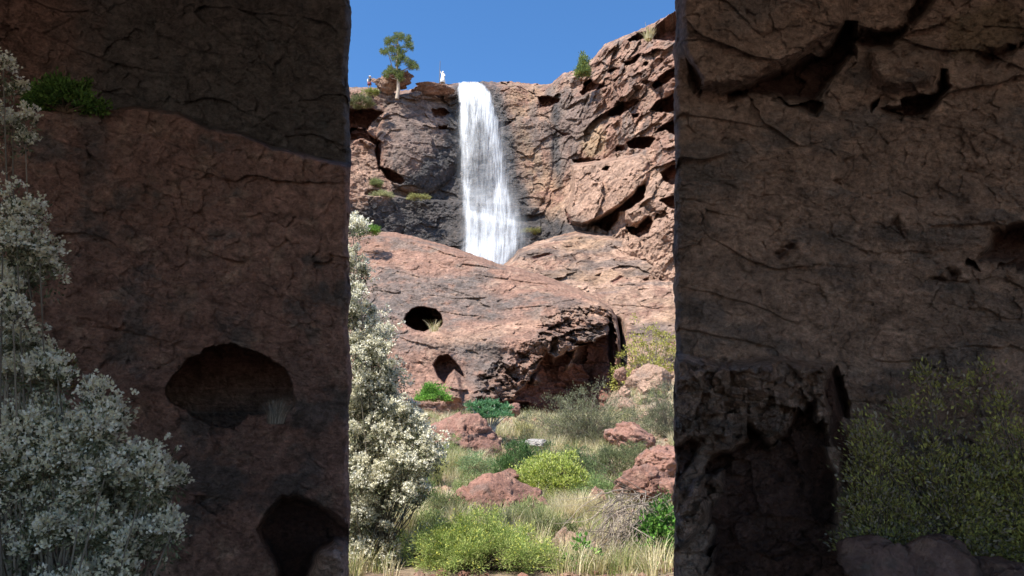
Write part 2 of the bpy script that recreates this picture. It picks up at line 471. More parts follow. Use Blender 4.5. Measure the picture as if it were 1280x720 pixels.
# ================================================================== THE GREAT BOULDER WITH THE ROUND HOLE
TOP3 = interp([(150, 300), (380, 300), (438, 293), (462, 289), (490, 290), (515, 295), (545, 303), (572, 311), (600, 321), (628, 331), (650, 335), (690, 348), (725, 362), (748, 372), (764, 384), (771, 396), (775, 420), (776.5, 450)])
HOLE = [(504, 402), (508, 393), (514, 387), (523, 383), (534, 384), (545, 387), (552, 394), (554, 404), (550, 410), (540, 410), (530, 415), (519, 413), (510, 408)]
OVER = [(608, 503), (626, 502), (642, 497), (655, 484), (663, 468), (672, 455), (683, 440), (694, 448), (704, 446), (722, 432), (744, 424), (758, 418), (766, 402), (771, 420), (772, 470), (773, 560), (604, 560)]
def bld_depth(PX, PY, dT):
    Y = 42 + np.clip((505 - PY) / 205, 0, 2)**1.25 * 19
    Y = Y + 1.6 * ss(420, 480, PY)
    Y = Y + np.clip((PX - 752) / 25, 0, 1)**4 * 4 + np.clip(470 - PX, 0, 300) * .02
    # gentle bulges: pale ledge running across, hollow pale bowl below the hole
    Y = Y - 1.1 * np.exp(-((PY - (418 + (PX - 560) * .04)) / 16)**2) * ss(500, 560, PX)
    Y = Y - 2.0 * np.exp(-(((PX - 720) / 60)**2 + ((PY - 385) / 22)**2))
    W = PW(PX, PY, Y)
    nz = 2.4 * fbm(W, 1.5, 4, 73, .6)
    rz = [(575, 520), (596, 480), (606, 462), (634, 445), (662, 425), (676, 402), (700, 388), (735, 384), (766, 383), (776, 400), (740, 430), (690, 452), (668, 474), (650, 506)]
    rsd = ss(-6, 8, poly_sd(PX, PY, rz) + 2 * nz)
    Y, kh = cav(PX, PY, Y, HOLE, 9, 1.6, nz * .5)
    Y, ka = cav(PX, PY, Y, [(541, 456), (548, 445), (560, 443), (570, 452), (578, 464), (582, 474), (568, 462), (561, 470), (556, 482), (548, 472)], 2.2, 1.8, nz * .6)
    pil = poly_sd(PX, PY, [(556, 482), (560, 468), (568, 461), (576, 470), (579, 490), (578, 502), (556, 504)]) + nz * .6
    Y = Y - .9 * ss(-1, 6, pil)
    so = poly_sd(PX, PY, OVER) + nz * 1.5 + 5 * blocks(W, .8, 55)
    ko = ss(-.6, 1.8, so)
    inner = 3.6 + 3.4 * ss(0, 60, so) + 2.2 * ss(600, 560, PX)
    # pillars and hanging noses under the overhang
    nose = np.maximum.reduce([poly_sd(PX, PY, [(684, 436), (696, 434), (698, 446), (692, 456), (686, 450)]),
                              poly_sd(PX, PY, [(716, 432), (726, 430), (724, 446), (712, 462), (706, 464), (708, 450)]),
                              poly_sd(PX, PY, [(664, 470), (672, 466), (678, 478), (668, 484), (660, 480)])]) + nz * 1.1
    Y = Y + ko * inner - ko * (inner * .72) * ss(-1, 7, nose) - ko * (1.6 * blocks(W, .55, 36) + .9 * fbm(W, .5, 4, 37))
    slit = poly_sd(PX, PY, [(606, 502), (660, 503), (664, 530), (600, 530)]) + nz
    Y = Y + ss(-1, 3, slit) * 3.5
    crack = np.exp(-((PX - (762 + (PY - 400) * .05 + 3 * fbm(W, .8, 2, 75))) / 2.2)**2) * ss(392, 405, PY)
    Y = Y + 1.8 * crack
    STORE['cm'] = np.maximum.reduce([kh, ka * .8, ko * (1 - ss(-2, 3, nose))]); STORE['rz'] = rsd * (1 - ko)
    Wl = W @ np.array([[.97, 0, .22], [0, 1, 0], [-.22, 0, .97]]) * np.array([.45, .8, 1.4])
    Y = Y - .45 * blocks(Wl, .35, 6, .7) * (1 - .4 * rsd) - .16 * blocks(W, 1.1, 66)
    rsd = rsd * (1 - ko)
    Y = Y - rsd * (1.9 * blocks(W, .75, 16, 1.0) + .7 * blocks(W, 1.9, 26) + 1.2 * fbm(W * np.array([1, 1, 1.2]), .9, 5, 89, .62) - .9 * ss(.1, .35, fbm(W, 1.1, 4, 90, .6)))
    Y = Y - 1.1 * fbm(W, .1, 3, 86) - .5 * fbm(Wl, .6, 5, 87, .66) - (.14 + .15 * rsd) * fbm(W, 3, 3, 88, .6)
    Y = Y + 5 * (1 - ss(0, 10, dT))**2
    return Y
def bld_color(PX, PY, W, dT):
    b = fbm(W, .8, 4, 96, .6); a = fbm(W * np.array([.7, 1, 1.3]), .3, 5, 97, .6)
    col = mixc(np.broadcast_to(PINK * .92, W.shape), PALE * .85, ss(.05, .4, b))
    dk = np.maximum(poly_sd(PX, PY, [(438, 370), (490, 340), (560, 345), (620, 360), (640, 390), (600, 400), (500, 390), (440, 420)]),
                    poly_sd(PX, PY, [(500, 425), (620, 425), (640, 450), (600, 500), (560, 440), (500, 440)])) + 30 * a
    col = mixc(col, GREY * .95, .85 * ss(-14, 10, dk) * ss(-.45, .05, fbm(W, 1.3, 4, 99, .65)))
    col = mixc(col, GREY * .9, .7 * ss(.04, .24, a + .4 * b))
    col = mixc(col, PALE * 1.05, .35 * ss(.12, .35, fbm(W, 2.2, 4, 94, .65)))
    pal = poly_sd(PX, PY, [(530, 418), (600, 412), (700, 395), (740, 372), (700, 350), (768, 384), (770, 398), (690, 400), (620, 424), (560, 432)]) + 14 * b
    col = mixc(col, PALE * np.array([1.05, 1.0, .95]), .6 * ss(-8, 8, pal))
    col = mixc(col, GREY * .85, STORE['rz'] * .5 * ss(-.2, .2, fbm(W, 1.1, 3, 98)))
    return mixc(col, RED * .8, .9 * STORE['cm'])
big = rock_sheet('boulder', 200, 776.5, .75, TOP3, lambda x: x * 0 + 556, .75, bld_depth, bld_color, M_MID, 9, 7, 1.0)
tag(big, 'huge reddish boulder with a round black hole and a deep shaded overhang, below the waterfall', 'boulder')

# mound under the pine, on the rim
def rock(name, c, r, seed, col, mat, sub=5, amp=.22, flat=.0, rot=0., facets=1.4, parent=None, dark=None, fine=1.0):
    import bmesh
    bm = bmesh.new(); bmesh.ops.create_icosphere(bm, subdivisions=sub, radius=1)
    V = np.array([v.co[:] for v in bm.verts]); F = np.array([[v.index for v in f.verts] for f in bm.faces]); bm.free()
    q = V + seed * 3.7
    d = 1 + amp * fbm(q, 1.0, 3, seed) * 2
    # chiselled planes
    rg = np.random.default_rng(seed)
    for k in range(15):
        n = rg.normal(size=3); n /= np.linalg.norm(n); h = rg.uniform(.55, .9)
        dd = V @ n
        lim = h / np.maximum(dd, 1e-3)
        d = np.where(dd > 0, np.minimum(d, lim * 1.0 + .04 * np.maximum(d - lim, 0)), d)
    f1, f2, cid = worley(q, facets, seed)
    d = d - .012 * fine * (1 - ss(0, .08, f2 - f1)) + .22 * fine * blocks(q, facets * 1.1, seed + 2, .8) + .06 * fine * blocks(q, facets * 3.5, seed + 6)
    d = d + .05 * fine * fbm(q, 2.6, 5, seed + 3, .66) - .05 * fine * np.abs(fbm(q * np.array([1, 1, 2]), 3.5, 4, seed + 5)) + .03 * fine * fbm(q, 14, 3, seed + 4, .7)
    W = V * d[:, None] * np.array(r)
    ca, sa = math.cos(rot), math.sin(rot)
    W = W @ np.array([[ca, 0, -sa], [0, 1, 0], [sa, 0, ca]])
    b = fbm(q, 1.5, 4, seed + 9, .6); cc = mixc(np.broadcast_to(np.array(col), W.shape), PALE * .95, .5 * ss(.05, .4, b))
    cc = mixc(cc, GREY, .6 * ss(.05, .35, -b + .2 * fbm(q, 4, 3, seed + 11)))
    if dark is not None: cc = mixc(cc, np.array([.10, .07, .06]), dark(V) * .8)
    o = mesh_np(name, W, F, mat, parent, cc, True, np.zeros(len(W)))
    o.location = c
    return o
Yt = 84
c0 = P(496, 100, Yt)
tag(rock('rock_outcrop', c0, (2.4, 2.0, 1.7), 11, PINK, M_CLIFF, 6, .3, rot=-.15, facets=1.8, fine=1.6), 'dark craggy outcrop on the cliff rim behind the small pine', 'rock')
tag(rock('rock_outcrop', P(483, 108, Yt), (1.9, 1.5, .9), 12, PALE * .8, M_CLIFF, 5, .3, rot=.2, fine=1.6), 'low pinkish rock on the rim between the hiker and the pine', 'rock')
tag(rock('rock_outcrop', P(543, 112, 86), (3.1, 2, .75), 13, PINK, M_CLIFF, 5, .2, fine=1.3), 'flat grey-brown rock slab on the rim under the white figure', 'rock')

# ================================================================== WATERFALL
def water_mat():
    m, nt, N, L = new_mat('falling_water')
    out = N('ShaderNodeOutputMaterial'); bs = N('ShaderNodeBsdfPrincipled'); tr = N('ShaderNodeBsdfTransparent'); mx = N('ShaderNodeMixShader')
    bs.inputs['Base Color'].default_value = (.86, .88, .90, 1); bs.inputs['Roughness'].default_value = .5
    at = N('ShaderNodeAttribute'); at.attribute_name = 'wet'
    at2 = N('ShaderNodeAttribute'); at2.attribute_name = 'tint'
    sp = N('ShaderNodeMapping'); sp.inputs['Scale'].default_value = (1, 1, 1)
    L(at2.outputs['Vector'], sp.inputs[0])
    def nz(scale, det, s, rough=.6):
        mp = N('ShaderNodeMapping'); mp.inputs['Scale'].default_value = s; L(at2.outputs['Vector'], mp.inputs[0])
        n = N('ShaderNodeTexNoise'); n.inputs['Scale'].default_value = scale; n.inputs['Detail'].default_value = det; n.inputs['Roughness'].default_value = rough
        n.inputs['Distortion'].default_value = .25
        L(mp.outputs[0], n.inputs['Vector']); return n.outputs[0]
    a = nz(1, 6, (10, 1, 1.3), .62); b = nz(1, 6, (34, 1, 5), .68); c = nz(1, 4, (4, 1, 3), .55)
    def op(o, x, y):
        q = N('ShaderNodeMath'); q.operation = o
        for k, v in ((0, x), (1, y)):
            if isinstance(v, (int, float)): q.inputs[k].default_value = v
            else: L(v, q.inputs[k])
        return q.outputs[0]
    s = op('ADD', op('MULTIPLY', a, .62), op('ADD', op('MULTIPLY', b, .5), op('MULTIPLY', c, .25)))
    s = op('ADD', s, op('SUBTRACT', at.outputs['Fac'], .5))
    mr = N('ShaderNodeMapRange'); mr.interpolation_type = 'SMOOTHSTEP'; mr.inputs[1].default_value = .40; mr.inputs[2].default_value = 1.12; L(s, mr.inputs[0])
    edge = N('ShaderNodeMapRange'); edge.inputs[1].default_value = 0; edge.inputs[2].default_value = .16; L(at.outputs['Fac'], edge.inputs[0])
    al = op('MULTIPLY', mr.outputs[0], edge.outputs[0])
    bp = N('ShaderNodeBump'); bp.inputs['Strength'].default_value = .6; bp.inputs['Distance'].default_value = .3; L(s, bp.inputs['Height']); L(bp.outputs[0], bs.inputs['Normal'])
    L(al, mx.inputs[0]); L(tr.outputs[0], mx.inputs[1]); L(bs.outputs[0], mx.inputs[2]); L(mx.outputs[0], out.inputs[0])
    return m
M_WATER = water_mat()
def water_sheet(name, left, right, y0, y1, off, dens, parent, seed, nx=150, ny=420):
    t = np.linspace(0, 1, ny)[:, None]; u = np.linspace(0, 1, nx)[None, :]
    PY = y0 + t * (y1 - y0) + 0 * u
    Lx = left(PY); Rx = right(PY)
    PX = Lx + u * (Rx - Lx)
    B = 90 - (PY - 100) / 230 * 9.0 - 1.5 * np.exp(-(((PX - 598) / 30)**2 + ((PY - 180) / 80)**2)) - 1.7 * ss(-16, 6, PY - 250)
    B = B - 2.2 * ss(-6, 10, PY - (261 + (PX - 580) * .2))
    Y = B - off
    W = PW(PX, PY, Y)
    Y = Y - .5 * fbm(W * np.array([1.5, 0, .12]), 1, 4, seed, .6) - .6 * np.sin(u * PI)
    W = PW(PX, PY, Y)
    tint = np.stack([(PX - 571) / 84 + seed, np.zeros(PX.shape), -(PY - y0) / 84], -1)
    d = dens(PX, PY, u, t)
    ed = np.minimum(np.minimum(u, 1 - u) * 6, np.minimum(t * 14 + (.6 if y0 < 150 else 0), (1 - t) * 16 + (.5 if y1 > 300 else 0)))
    d = d * np.clip(ed, 0, 1)
    return mesh_np(name, W.reshape(-1, 3), grid_faces(ny, nx), M_WATER, parent, tint.reshape(-1, 3), True, d.ravel())
wl = interp([(100, 580), (104, 573), (110, 568), (180, 567), (262, 572), (330, 573)])
wr = interp([(100, 594), (104, 602), (109, 609), (120, 617), (150, 628), (180, 635), (230, 641), (250, 645), (262, 650), (275, 655), (290, 658), (305, 658), (320, 646), (335, 636)])
fall = empty('waterfall', P(600, 325, 80), 'tall white waterfall pouring over the dark wet cliff behind the great boulder', 'waterfall')
def reparent(o):
    o.parent = fall; o.matrix_parent_inverse = Matrix.Translation(fall.location).inverted(); return o
def d1(PX, PY, u, t):
    v = .50 + .26 * np.exp(-((PY - 104) / 30)**2)
    v = v + .10 * np.exp(-((PX - (577 + (PY - 100) * .02)) / 5)**2)
    v = v + .10 * np.exp(-((PX - np.interp(PY, [100, 150, 200, 260], [602, 614, 622, 628])) / 6)**2)
    v = v - .13 * np.exp(-(((PX - 598) / 13)**2 + ((PY - 215) / 42)**2))
    v = v - .06 * ss(0, 1, (PX - 625) / 15)
    return v
def d2(PX, PY, u, t):
    v = .54 + .045 * np.exp(-((PY - 268 - (PX - 580) * .2) / 8)**2) + .06 * ss(290, 325, PY) - .10 * ss(.7, 1, u)
    v = v + .06 * np.exp(-((PX - 584) / 7)**2)
    return v
def dw(PX, PY, u, t):
    lip = 262 + (PX - 580) * .22
    up = d1(PX, PY, u, t); lo = d2(PX, PY, u, t)
    k = ss(-3, 1, PY - lip)
    v = up * (1 - k) + lo * k
    return v - .095 - .08 * np.exp(-(((PX - 606) / 16)**2 + ((PY - 225) / 34)**2)) - .10 * ss(.35, 1, (PX - wr(PY)) / 12 + 1) * ss(130, 200, PY) + .02
reparent(water_sheet('water_curtain', wl, wr, 102, 336, 1.3, dw, None, 1, 190, 640))
reparent(water_sheet('water_veil', interp([(100, 570), (336, 574)]), lambda y: wr(y) + 3, 103, 336, 2.1, lambda a, b, c, d: dw(a, b, c, d) - .12, None, 2, 190, 640))

def mist_mat():
    m, nt, N, L = new_mat('spray')
    out = N('ShaderNodeOutputMaterial'); bs = N('ShaderNodeBsdfDiffuse'); bs.inputs[0].default_value = (.85, .87, .9, 1)
    tr = N('ShaderNodeBsdfTransparent'); mx = N('ShaderNodeMixShader'); at = N('ShaderNodeAttribute'); at.attribute_name = 'wet'
    a2 = N('ShaderNodeAttribute'); a2.attribute_name = 'tint'
    n = N('ShaderNodeTexNoise'); n.inputs['Scale'].default_value = 5; n.inputs['Detail'].default_value = 5; L(a2.outputs['Vector'], n.inputs['Vector'])
    q = N('ShaderNodeMath'); q.operation = 'MULTIPLY'; L(at.outputs['Fac'], q.inputs[0]); L(n.outputs[0], q.inputs[1])
    L(q.outputs[0], mx.inputs[0]); L(tr.outputs[0], mx.inputs[1]); L(bs.outputs[0], mx.inputs[2]); L(mx.outputs[0], out.inputs[0]); return m
M_SPRAY = mist_mat()
ms_ = reparent(water_sheet('spray', lambda y: wl(y) - 3, lambda y: wr(y) + 9, 110, 336, 2.8,
    lambda PX, PY, u, t: .55 * np.sin(PI * u) ** .8 * ss(0, .25, t) * (.45 + .55 * ss(.3, 1, t)), None, 5, 120, 240))
ms_.data.materials[0] = M_SPRAY

# ================================================================== GROUND
zprof = interp([(-60, -.8), (0, 0), (8, -.25), (10, .2), (16, .62), (20, .9), (25, 1.9), (30, 3.0), (37, 4.4), (45, 4.7), (60, 6.5), (75, 14), (140, 20), (600, 30)])
def gz(X, Y):
    X = np.asarray(X, float); Y = np.asarray(Y, float)
    p = np.stack([X, Y, 0 * X], -1)
    z = zprof(Y) + 2.1 * ss(5.2, 7.2, X) * ss(33, 42, Y) + .35 * fbm(p, .25, 4, 201) * ss(6, 16, Y) + .05 * fbm(p, 1.5, 4, 202)
    return z
def terrain(name, xs, ys, drop=0.):
    X, Y = np.meshgrid(xs, ys)
    Z = gz(X, Y) - drop
    W = np.stack([X, Y, Z], -1)
    b = fbm(W, .9, 4, 203, .6); a = fbm(W, .22, 3, 204)
    col = mixc(np.broadcast_to(np.array([.30, .20, .145]), W.shape), np.array([.38, .30, .20]), ss(-.1, .3, b))
    col = mixc(col, np.array([.20, .15, .10]), .6 * ss(0, .3, a))
    return mesh_np(name, W.reshape(-1, 3), grid_faces(len(ys), len(xs)), M_GROUND, None, col.reshape(-1, 3), True, np.zeros(W.shape[:2]))
xs = np.concatenate([[-900, -400, -200, -120, -80, -50, -35], np.linspace(-26, 26, 420), [35, 50, 80, 120, 200, 400, 900]])
ys = np.concatenate([[-900, -300, -100, -40, -15, -5], np.linspace(0, 62, 500), [70, 80, 100, 140, 250, 600, 1500]])
tag(terrain('ground', xs, ys), kind='structure')

# ================================================================== ADDED SHELTER: TWO LEANING WALLS AND AN UNSEEN SLAB THAT SHADES THEM
WB, WH = 8.9, 2.1
K = .66      # the added shelter's mouth stands about 6 m off
def near_base(PY): return WB - (720 - PY) / 720 * WH
def near_wall(name, side, feat, color, edge_x):  # added wall for a dark side area, leaned forward to shade itself
    """side -1: wall on the left, +1: on the right. Front face, rounded inner edge, return and back."""
    rows = np.concatenate([np.linspace(-260, -30, 80)[:-1], np.linspace(-30, 730, 800), np.linspace(740, 1150, 40)])
    W0 = 0.0; n = 560
    s = np.linspace(0, 1, n)
    # u = px distance from the inner edge
    u = np.concatenate([np.linspace(0, 10, 22)[:-1], np.linspace(10, 460, n), np.linspace(470, 1500, 60)])
    U, PY = np.meshgrid(u, rows)
    e = edge_x(PY)
    PX = e + side * U
    Y = near_base(PY) + .5 * np.clip((U - 300) / 400, 0, 3) * -1.2
    Y = Y + .30 * (1 - np.sqrt(np.clip(1 - (1 - np.clip(U / 9, 0, 1))**2, 0, 1)))
    Y = feat(PX, PY, Y)
    col = color(PX, PY, PW(PX, PY, Y))
    Y = Y * K
    W = PW(PX, PY, Y)
    # return + back
    rets = []
    ed = W[:, 0]; Ye = Y[:, 0]; pe = PX[:, 0]
    for k, (dy, dp) in enumerate([(.1, .3), (.25, 1), (.45, 3), (.7, 8), (.95, 18), (1.2, 40), (1.4, 100), (1.5, 300), (1.6, 1400)]):
        yy = Ye + dy * .6
        w = PW(pe + side * dp, rows, yy); w = w + .05 * fbm(w, 3, 3, 301)[:, None] * np.array([0, 1, 0])
        rets.append(w)
    R = np.stack(rets[::-1], 1)
    W = np.concatenate([R, W], 1)
    col = np.concatenate([np.repeat(col[:, :1], len(rets), 1), col], 1)
    F = grid_faces(W.shape[0], W.shape[1])
    return mesh_np(name, W.reshape(-1, 3), F, M_NEAR, None, col.reshape(-1, 3), True, np.zeros(W.shape[:2]))
def edge_fn(x0, amp, seed):
    return lambda PY: x0 + amp * fbm(np.stack([PY * .018, PY * 0, PY * 0], -1), 1, 5, seed, .6) * 2
def relief_near(W, Y, rsd=0, s=1.):
    Wl = W @ np.array([[.97, 0, .22], [0, 1, 0], [-.22, 0, .97]]) * np.array([.5, .8, 1.5])
    Y = Y - .12 * s * blocks(Wl, 1.6, 7, .8) - .04 * s * blocks(W, 5.5, 8)
    Y = Y - .28 * fbm(W, .5, 3, 313) - .10 * s * fbm(Wl, 2.4, 6, 314, .66) - .03 * s * fbm(W, 12, 3, 315, .7)
    if np.ndim(rsd):
        Y = Y - rsd * (.34 * blocks(W, 3.6, 17, 1.0) + .14 * blocks(W, 8, 27) + .22 * fbm(W, 4.2, 5, 319, .62))
    return Y
LHOLE = [(210, 492), (216, 470), (232, 448), (258, 436), (288, 431), (312, 438), (335, 448), (354, 462), (366, 480), (370, 500), (362, 512), (340, 515), (312, 520), (292, 537), (268, 530), (240, 515)]
LEDGE = interp([(-800, 150), (0, 132), (60, 136), (130, 138), (170, 134), (220, 140), (262, 160), (300, 166), (340, 182), (390, 196), (437, 205)])
def feat_left(PX, PY, Y):
    W = PW(PX, PY, Y)
    nz = 13 * fbm(W, 1.6, 6, 320, .68)
    dl = PY - LEDGE(PX) + nz * .6
    Y = Y + .75 * ss(4, -3, dl) - .35 * ss(0, 120, dl) * ss(260, 120, dl) * 0
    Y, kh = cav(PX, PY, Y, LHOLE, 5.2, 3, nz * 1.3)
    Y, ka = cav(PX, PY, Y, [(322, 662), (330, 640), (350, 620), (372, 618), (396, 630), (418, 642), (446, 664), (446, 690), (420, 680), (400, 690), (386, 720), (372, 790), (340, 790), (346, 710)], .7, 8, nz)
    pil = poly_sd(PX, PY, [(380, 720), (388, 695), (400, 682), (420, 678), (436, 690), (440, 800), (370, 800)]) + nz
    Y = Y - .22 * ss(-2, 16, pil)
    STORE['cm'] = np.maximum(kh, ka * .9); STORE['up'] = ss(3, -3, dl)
    return relief_near(W, Y, 0, 1.0)
NP = np.array([.40, .235, .185]); NG = np.array([.17, .148, .138]); NPL = np.array([.52, .35, .265])
def col_left(PX, PY, W):
    b = fbm(W, 3, 4, 330, .6); a = fbm(W * np.array([.8, 1, 1.3]), 1.2, 5, 331, .6); c = fbm(W * np.array([1, 1, .2]), 4, 4, 332, .6)
    col = mixc(np.broadcast_to(NP, W.shape), NPL, .7 * ss(0, .35, b))
    col = mixc(col, NG, .75 * ss(.02, .25, a + .3 * b))
    st = poly_sd(PX, PY, [(95, 138), (135, 138), (138, 230), (100, 240)]) + 20 * b
    col = mixc(col, NG, .6 * ss(-6, 10, st))
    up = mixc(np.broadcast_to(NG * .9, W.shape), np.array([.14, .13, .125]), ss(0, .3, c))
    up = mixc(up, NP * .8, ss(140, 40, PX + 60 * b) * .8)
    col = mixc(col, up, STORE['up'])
    pw = ss(-2, 12, poly_sd(PX, PY, [(380, 720), (388, 695), (400, 682), (420, 678), (436, 690), (440, 800), (370, 800)]))
    col = mixc(col, RED * .3, 1.0 * STORE['cm'])  # hole and alcove red dimmed almost to black, shade put into the colour
    return mixc(col, NPL * 1.15, .8 * pw)
tag(near_wall('added_rock_wall', -1, feat_left, col_left, edge_fn(437, 5, 340)), 'added near rock wall on the left, leaning into shade, with a large darkened hole', 'rock wall')

RC = [([(912, 118), (945, 100), (985, 88), (1030, 60), (1060, 34), (1064, 70), (1048, 98), (1036, 118), (1020, 144), (1002, 130), (972, 120)], .9),
      ([(1094, 134), (1130, 124), (1168, 112), (1180, 84), (1188, 108), (1172, 138), (1158, 152), (1128, 153), (1104, 142)], .7),
      ([(858, 74), (872, 88), (884, 116), (874, 120), (864, 104)], .4), ([(900, 118), (940, 113), (938, 118), (904, 121)], .3),
      ([(1074, 52), (1096, 40), (1122, 34), (1140, 0), (1150, -40), (1175, -40), (1160, 14), (1140, 40), (1112, 60), (1086, 58)], .7),
      ([(1210, 328), (1228, 306), (1240, 288), (1256, 280), (1300, 280), (1400, 290), (1400, 340), (1280, 340), (1236, 336)], .8),
      ([(970, 318), (990, 308), (984, 320), (974, 324)], .3), ([(1158, 348), (1176, 342), (1180, 350), (1164, 354)], .3), ([(1184, 336), (1196, 342), (1190, 348)], .25),
      ([(1106, 280), (1122, 270), (1132, 300), (1118, 290)], .25), ([(1226, 70), (1252, 60), (1300, 30), (1300, 46), (1256, 74), (1232, 82)], .4),
      ([(905, 800), (880, 720), (890, 660), (870, 610), (880, 575), (912, 560), (935, 538), (962, 548), (985, 530), (1002, 505), (1020, 492), (1028, 530), (1044, 590), (1048, 640), (1054, 700), (1060, 800)], 1.0),
      ([(848, 560), (862, 548), (880, 552), (872, 570), (856, 590), (846, 600)], .5),
      ([(1036, 462), (1046, 458), (1054, 500), (1068, 560), (1074, 620), (1066, 668), (1056, 640), (1048, 580), (1038, 540), (1030, 500)], .7)]
def feat_right(PX, PY, Y):
    W = PW(PX, PY, Y)
    nz = 13 * fbm(W, 1.6, 6, 350, .68)
    blk = poly_sd(PX, PY, [(845, -60), (846, 60), (870, 116), (930, 112), (985, 86), (1060, 34), (1075, -60)]) + nz * .6
    Y = Y - .35 * ss(-3, 14, blk)
    b2 = poly_sd(PX, PY, [(1080, 52), (1110, 60), (1150, 44), (1178, 52), (1180, 84), (1166, 108), (1124, 118), (1100, 112), (1086, 90)]) + nz * .6
    Y = Y - .25 * ss(-3, 14, b2)
    b3 = poly_sd(PX, PY, [(840, 440), (900, 452), (960, 445), (1000, 450), (1040, 456), (1070, 560), (1074, 640), (1064, 800), (800, 800)]) + nz * .6
    Y = Y - .8 * ss(-3, 12, b3) + .25 * ss(436, 410, PY) * ss(350, 436, PY) * 0
    # rising ledges right of the block
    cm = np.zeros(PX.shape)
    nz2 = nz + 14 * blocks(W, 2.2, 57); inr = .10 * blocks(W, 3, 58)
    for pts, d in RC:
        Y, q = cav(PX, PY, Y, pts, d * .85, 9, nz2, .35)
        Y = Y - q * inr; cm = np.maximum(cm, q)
    rz = poly_sd(PX, PY, [(830, 465), (880, 450), (1040, 455), (1032, 535), (950, 550), (870, 575), (852, 660), (830, 700)]) + nz
    rib = poly_sd(PX, PY, [(842, 640), (866, 600), (900, 590), (904, 610), (884, 650), (860, 680), (840, 690)]) + nz * 1.5
    Y = Y - .4 * ss(-3, 10, rib)
    lowf = ss(-4, 30, poly_sd(PX, PY, [(830, 540), (1030, 500), (1060, 800), (800, 800)]) + nz)
    Y = Y - lowf * (.30 * blocks(W, 1.5, 47, 1.0) + .12 * blocks(W, 5, 48))
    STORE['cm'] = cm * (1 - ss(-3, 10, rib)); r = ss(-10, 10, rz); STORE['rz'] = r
    return relief_near(W, Y, np.maximum(r, ss(-3, 10, rib)) * 1.0, 1.1)
def col_right(PX, PY, W):
    b = fbm(W, 3, 4, 360, .6); a = fbm(W * np.array([.6, 1, 1.6]), 1.1, 5, 361, .6)
    col = mixc(np.broadcast_to(NPL * np.array([.86, .88, .9]), W.shape), NPL, .8 * ss(-.1, .3, b))
    col = mixc(col, NG * 1.15, .72 * ss(.0, .28, a + .3 * b))
    oc = poly_sd(PX, PY, [(1180, 20), (1250, 0), (1300, 40), (1230, 80), (1190, 70)]) + 20 * b
    col = mixc(col, np.array([.24, .17, .09]), .6 * ss(-6, 10, oc))
    return mixc(col, RED * .42, .88 * STORE['cm'])  # red of the hollows dimmed, part of their shade is in the colour
tag(near_wall('added_rock_wall', 1, feat_right, col_right, edge_fn(843, 5, 341)), 'added near rock wall on the right, leaning into shade, with crevices and an undercut block', 'rock wall')

def shade_slab():  # unseen slab added overhead to keep sun and sky off the near walls
    nx, ny = 150, 60
    u = np.linspace(-1, 1, nx)[None, :]; v = np.linspace(0, 1, ny)[:, None]
    X = u * 17 + 0 * v
    # closed loop in (Y,Z): underside out to the lip and back over the top
    Yp = np.interp(v, [0, .45, .5, .55, 1], [-6.0, 4.4, 4.7, 4.2, -6.0]); Zp = np.interp(v, [0, .45, .5, .55, 1], [5.7, 6.1, 6.4, 6.9, 9.5])
    W = np.stack([X, Yp + 0 * u, Zp + 0 * u], -1)
    W[..., 2] -= 4.5 * np.clip((np.abs(W[..., 0]) - 8) / 9, 0, 1) ** 2
    W[..., 1] += .4 * fbm(W, .4, 4, 371) ; W[..., 2] += .5 * fbm(W, .5, 4, 372)
    return mesh_np('added_shade_slab', W.reshape(-1, 3), grid_faces(ny, nx), M_NEAR, None, np.broadcast_to(NP, W.shape).reshape(-1, 3), True, np.zeros((ny, nx)))
tag(shade_slab(), kind='structure')

# ================================================================== LOOSE BOULDERS
def gpos(px, py, Y, sink=0.):
    p = P(px, py, Y); p.z = float(gz(p.x, Y)) - sink; return p
REDB = np.array([.32, .165, .12])
def boulder(px, py, wpx, hpx, Y, seed, label, col=REDB, grp='boulders on the slope', rot=0, dpt=1., sub=6, amp=.16, fine=1.0):
    s = Y / FPX
    o = rock('boulder', P(px, py, Y), (wpx / 2 * s, wpx / 2 * s * dpt, hpx / 2 * s), seed, col, M_BLD if Y > 15 else M_BLD, sub, amp, rot=rot, fine=fine)
    return tag(o, label, 'boulder', grp)
boulder(613, 645, 150, 88, 16, 21, 'rust-red angular boulder with a dark chipped underside, above the feathery green bush', rot=.12, dpt=.8)
boulder(575, 560, 100, 92, 27, 22, 'dull red boulder below the small bright green bush, left of the forked-stem shrub', col=REDB * .9)
boulder(808, 612, 82, 56, 18, 23, 'flat-topped brick-red boulder above the dead branches', dpt=.8)
boulder(826, 576, 78, 52, 22, 24, 'orange-red boulder cut by the right rock edge', col=REDB * 1.15, rot=-.2)
boulder(792, 552, 70, 40, 27, 25, 'reddish boulder beside the foot of the olive shrub', col=REDB * 1.1, rot=.3)
boulder(818, 484, 66, 56, 40, 26, 'pale pink boulder leaning beside the dark overhang', col=PALE * .85)
boulder(776, 468, 22, 18, 41, 27, 'small round stone wedged against the overhang edge', col=PINK, sub=5)
boulder(800, 468, 32, 20, 43, 28, 'small domed boulder behind the pale pink one', col=PINK, sub=5)
boulder(781, 492, 18, 18, 38, 29, 'little pink stone in the gap under the wedged stone', col=PALE * .9, sub=5)
boulder(786, 512, 36, 34, 37, 30, 'pinkish boulder below the little stones by the overhang', col=PALE * .85, sub=5)
boulder(808, 522, 22, 16, 35, 31, 'small pale stone at the foot of the pale pink boulder', col=PALE, sub=5)
boulder(642, 512, 22, 22, 33, 32, 'small red stone right of the forked-stem shrub', col=REDB, sub=5)
boulder(702, 695, 56, 54, 12.5, 33, 'dusty pink stone half hidden by the glossy leaves at the bottom', col=PALE * .8, sub=5)
